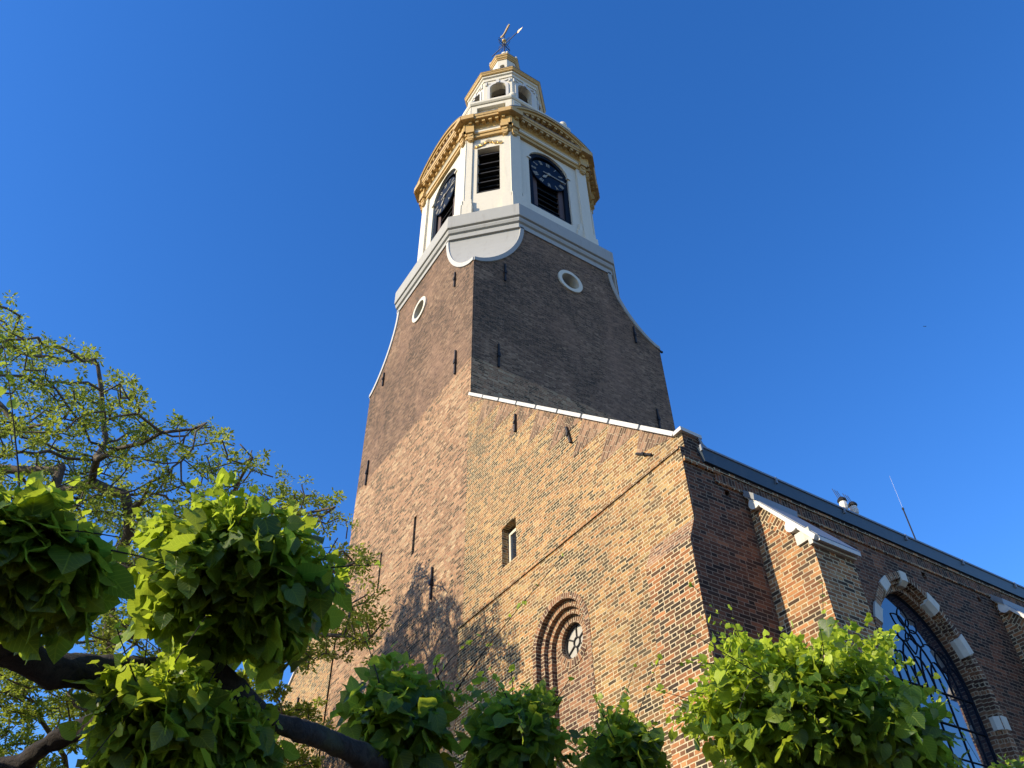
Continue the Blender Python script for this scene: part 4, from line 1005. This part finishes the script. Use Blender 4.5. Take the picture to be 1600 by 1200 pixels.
pollard('middle pollarded linden with three dark green heads below the round window', (tB0[0], tB0[1]),
    [dict(cu=620, cv=1130, d=4.0, ru=72, rv=84, rd=.32, n=864, size=0.098, seed=4, young_lit=.12, shoots=6),
     dict(cu=635, cv=1205, d=4.0, ru=66, rv=50, rd=.3, n=393, size=0.094, seed=41, young_lit=.1, shoots=0),
     dict(cu=806, cv=1160, d=4.3, ru=80, rv=74, rd=.34, n=1048, size=0.090, seed=5, young_lit=.2, shoots=8),
     dict(cu=705, cv=1085, d=4.2, ru=34, rv=12, rd=.12, n=29, size=0.070, seed=51, young_lit=.2, shoots=3),
     dict(cu=975, cv=1190, d=4.5, ru=66, rv=66, rd=.32, n=786, size=0.090, seed=6, young_lit=.25, shoots=9)],
    [(limb((760, 1420, 4.2), (700, 1300, 4.1), (645, 1210, 4.0), (625, 1130, 4.0)), [.11, .09, .07, .08]),
     (limb((760, 1420, 4.2), (790, 1280, 4.25), (808, 1150, 4.3)), [.1, .08, .09]),
     (limb((760, 1420, 4.2), (880, 1300, 4.35), (960, 1220, 4.45), (975, 1170, 4.5)), [.09, .07, .06, .08])], seed=2)
tC0 = P(1290, 1420, 4.9)
pollard('right pollarded linden with one broad sunlit head by the arched window', (tC0[0], tC0[1]),
    [dict(cu=1258, cv=1122, d=4.6, ru=178, rv=104, rd=.60, n=3932, size=0.086, seed=7, young_lit=.8, shoots=30),
     dict(cu=1400, cv=1185, d=4.7, ru=95, rv=75, rd=.45, n=864, size=0.086, seed=71, young_lit=.12, shoots=4),
     dict(cu=1585, cv=1215, d=4.9, ru=40, rv=22, rd=.2, n=131, size=0.055, seed=72, young_lit=.5, shoots=3)],
    [(limb((1290, 1420, 4.9), (1270, 1280, 4.7), (1255, 1150, 4.6)), [.12, .1, .12]),
     (limb((1290, 1420, 4.9), (1350, 1290, 4.8), (1400, 1200, 4.7)), [.09, .07, .07]),
     (limb((1290, 1420, 4.9), (1450, 1330, 4.9), (1585, 1230, 4.9)), [.07, .05, .03])], seed=3)

# ---- thin-leaved tree behind, grown by space colonisation from traced limbs
def inpoly(x, y, poly):
    r = False; j = len(poly)-1
    for i in range(len(poly)):
        xi, yi = poly[i]; xj, yj = poly[j]
        if (yi > y) != (yj > y) and x < (xj-xi)*(y-yi)/(yj-yi)+xi: r = not r
        j = i
    return r
def grown_tree(label, seed, seeds, outline, dens, d0, d1, leafn, base, step=.42, infl=3.2, kill=.5, leaf_size=.085, tips=None, group=None, trunk_pts=None, trunk_r=.3):
    t = thing('deciduous_tree', (base[0], base[1], 0), label, 'tree', group); rs = np.random.RandomState(seed)
    att = []
    xs = [p[0] for p in outline]; ys = [p[1] for p in outline]
    while len(att) < dens:
        u, v_ = rs.uniform(min(xs), max(xs)), rs.uniform(min(ys), max(ys))
        if inpoly(u, v_, outline) and noise.noise(Vector((u*.013, v_*.013, seed*5.0))) > rs.uniform(-.7, .15)-(.35 if 330 < u < 540 else 0): att.append(P(u, v_, rs.uniform(d0, d1)))
    att = np.array(att); nodes = []; par = []; thick_seed = []
    for line in seeds:
        prev = line[0] if isinstance(line[0], int) else -1
        pts = [Vector(P(*q)) for q in (line[1:] if isinstance(line[0], int) else line)]
        if prev == -1 and nodes:
            dd = [(Vector(n_)-pts[0]).length for n_ in nodes]; prev = int(np.argmin(dd))
        for i, p in enumerate(pts):
            if i == 0: nodes.append(tuple(p)); par.append(prev); continue
            a_ = pts[i-1]; k = max(1, int((p-a_).length/step))
            for j in range(1, k+1):
                q = a_.lerp(p, j/k)+Vector(rs.normal(0, .05, 3)); par.append(len(nodes)-1); nodes.append(tuple(q))
    nodes = [np.array(n_) for n_ in nodes]; alive = np.ones(len(att), bool)
    for it in range(70):
        A_ = att[alive]
        if len(A_) == 0: break
        Nn = np.array(nodes); D2 = ((A_[:, None]-Nn[None])**2).sum(2); near = D2.argmin(1); dm2 = D2[np.arange(len(A_)), near]
        act = dm2 < infl**2*(4 if it < 8 else 1.5)
        grow = {}
        for i in np.where(act)[0]:
            v_ = A_[i]-Nn[near[i]]; grow.setdefault(near[i], []).append(v_/np.linalg.norm(v_))
        if not grow: break
        for k, vs in grow.items():
            g_ = np.mean(vs, 0)+rs.normal(0, .28, 3)+np.array([0, 0, .06]); g_ /= np.linalg.norm(g_)+1e-9; nodes.append(Nn[k]+g_*step); par.append(int(k))
        Nn = np.array(nodes[-len(grow):]); idx = np.where(alive)[0]
        D2 = ((att[idx][:, None]-Nn[None])**2).sum(2).min(1); alive[idx[D2 < kill**2]] = False
        if len(nodes) > 9000: break
    n = len(nodes); ch = [[] for _ in range(n)]
    for i, p in enumerate(par):
        if p >= 0: ch[p].append(i)
    r = np.zeros(n); order = list(range(n))
    for i in reversed(order):
        r[i] = .017 if not ch[i] else sum(r[c_]**2.45 for c_ in ch[i])**(1/2.45)
    r = np.minimum(r, .135); mb = MB()
    for i in order:   # chains
        if par[i] >= 0 and ch[par[i]][0] == i: continue
        chain = [par[i], i] if par[i] >= 0 else [i]
        k = i
        while ch[k]: k = ch[k][0]; chain.append(k)
        if len(chain) < 2: continue
        rad = [r[c_] for c_ in chain]
        if par[i] >= 0: rad[0] = rad[1]
        mb.tube([nodes[c_] for c_ in chain], rad, 8 if rad[0] > .05 else 5)
    if trunk_pts: 
        q_ = [tuple(p) for p in trunk_pts]+[tuple(nodes[0])]; knobby(mb, q_, [trunk_r*1.3, trunk_r, max(r[0], trunk_r*.9)][:len(q_)], 12, 6, seed)
    mb.build('trunk', M['bark2'], t, smooth=True)
    # leaf sprays on thin wood
    thin = [i for i in range(n) if r[i] < .034]; cen = np.array([nodes[i] for i in thin])
    keep = rs.rand(len(thin)) < .72; cen = cen[keep]; ns = 2; k = max(1, leafn//max(1, len(cen)*ns))
    c1 = np.repeat(cen, ns, 0)+rs.normal(0, .15, (len(cen)*ns, 3)); m_ = len(c1)*k; c0 = np.repeat(c1, k, 0)
    pos = c0+rs.normal(0, .062, (m_, 3))*np.array([1.2, 1.2, .6]); yd = pos-c0+rs.normal(0, .03, (m_, 3)); nr = rs.normal(0, .5, (m_, 3))+np.array([0, 0, .9])
    sz = leaf_size*rs.uniform(.6, 1.3, m_); var = np.stack([rs.rand(m_), np.repeat(rs.rand(len(c1))**2, k)*.9], 1)
    leaves_mesh('crown', M['robinia'], t, pos, yd, nr, sz, var, MT)
    print('tree', label[:20], n, 'nodes', m_, 'leaves'); return t
B1 = P(150, 1500, 20.3)
grown_tree('open-crowned tree with twisting bare limbs and small leaves left of the tower', 5,
    [[(175, 1330, 20.72), (170, 1100, 20.50), (170, 1009, 20.38), (169, 937, 20.38), (176, 889, 20.16), (202, 836, 19.94), (203, 806, 19.94), (240, 750, 19.71), (262, 735, 19.49)],
     [(203, 806, 19.94), (190, 775, 20.16), (142, 757, 20.38), (94, 769, 20.83), (20, 800, 21.06)],
     [(142, 757, 20.38), (153, 727, 20.16), (187, 705, 19.94), (225, 694, 19.60), (255, 677, 19.26), (300, 675, 19.04), (325, 660, 18.82)],
     [(165, 712, 20.16), (150, 712, 20.38), (165, 690, 20.61), (165, 652, 20.72), (161, 607, 20.83), (150, 574, 20.83), (127, 559, 20.94)],
     [(94, 769, 20.83), (86, 760, 21.06), (97, 731, 21.28), (75, 739, 21.50), (0, 731, 21.95), (-60, 720, 22.40)],
     [(-60, 720, 22.40), (0, 679, 21.95), (22, 671, 21.73), (64, 664, 21.50), (101, 656, 21.28)],
     [(22, 671, 21.73), (19, 656, 21.84), (0, 634, 21.95), (-30, 600, 22.18), (10, 540, 21.95), (28, 490, 21.84)],
     [(176, 889, 20.16), (260, 860, 19.71), (340, 820, 19.26), (370, 760, 19.04), (395, 715, 18.93)],
     [(340, 820, 19.26), (420, 830, 18.93), (470, 800, 18.59), (520, 790, 18.48)],
     [(170, 1009, 20.38), (260, 960, 19.49), (400, 930, 18.82), (500, 900, 18.37), (570, 870, 18.14)],
     [(400, 930, 18.82), (480, 990, 18.37), (570, 1000, 17.92)]],
    [(-160, 430), (10, 470), (35, 490), (60, 545), (125, 545), (205, 570), (260, 645), (325, 655), (345, 700), (405, 690), (430, 725), (475, 735), (505, 775), (545, 800), (552, 850), (590, 862), (600, 895), (560, 930), (590, 990), (560, 1040), (470, 1040), (380, 1010), (300, 1080), (-160, 1080)],
    1650, 16.8, 24.0, 76000, B1, leaf_size=.095, trunk_pts=[(B1[0], B1[1], -.1), (B1[0], B1[1], 4.0)], trunk_r=.30)
B2 = P(60, 1600, 24)
grown_tree('denser green tree low behind the left pollard linden', 8,
    [[(120, 1400, 24), (110, 1290, 24), (100, 1180, 24), (60, 1120, 24)], [(110, 1290, 24), (230, 1180, 23.5), (330, 1120, 23)], [(110, 1290, 24), (0, 1200, 24), (-80, 1130, 24)], [(230, 1180, 23.5), (420, 1130, 22.5), (480, 1110, 22)], [(110, 1290, 24), (300, 1260, 23), (450, 1200, 22)]],
    [(-200, 1010), (40, 1040), (160, 1060), (360, 1040), (410, 1050), (450, 1070), (500, 1140), (500, 1300), (-200, 1300)], 1100, 20.5, 26, 60000, B2, step=.5, infl=4, kill=.6, leaf_size=.12,
    trunk_pts=[(B2[0], B2[1], -.1), (B2[0], B2[1], 3.0)], trunk_r=.28)
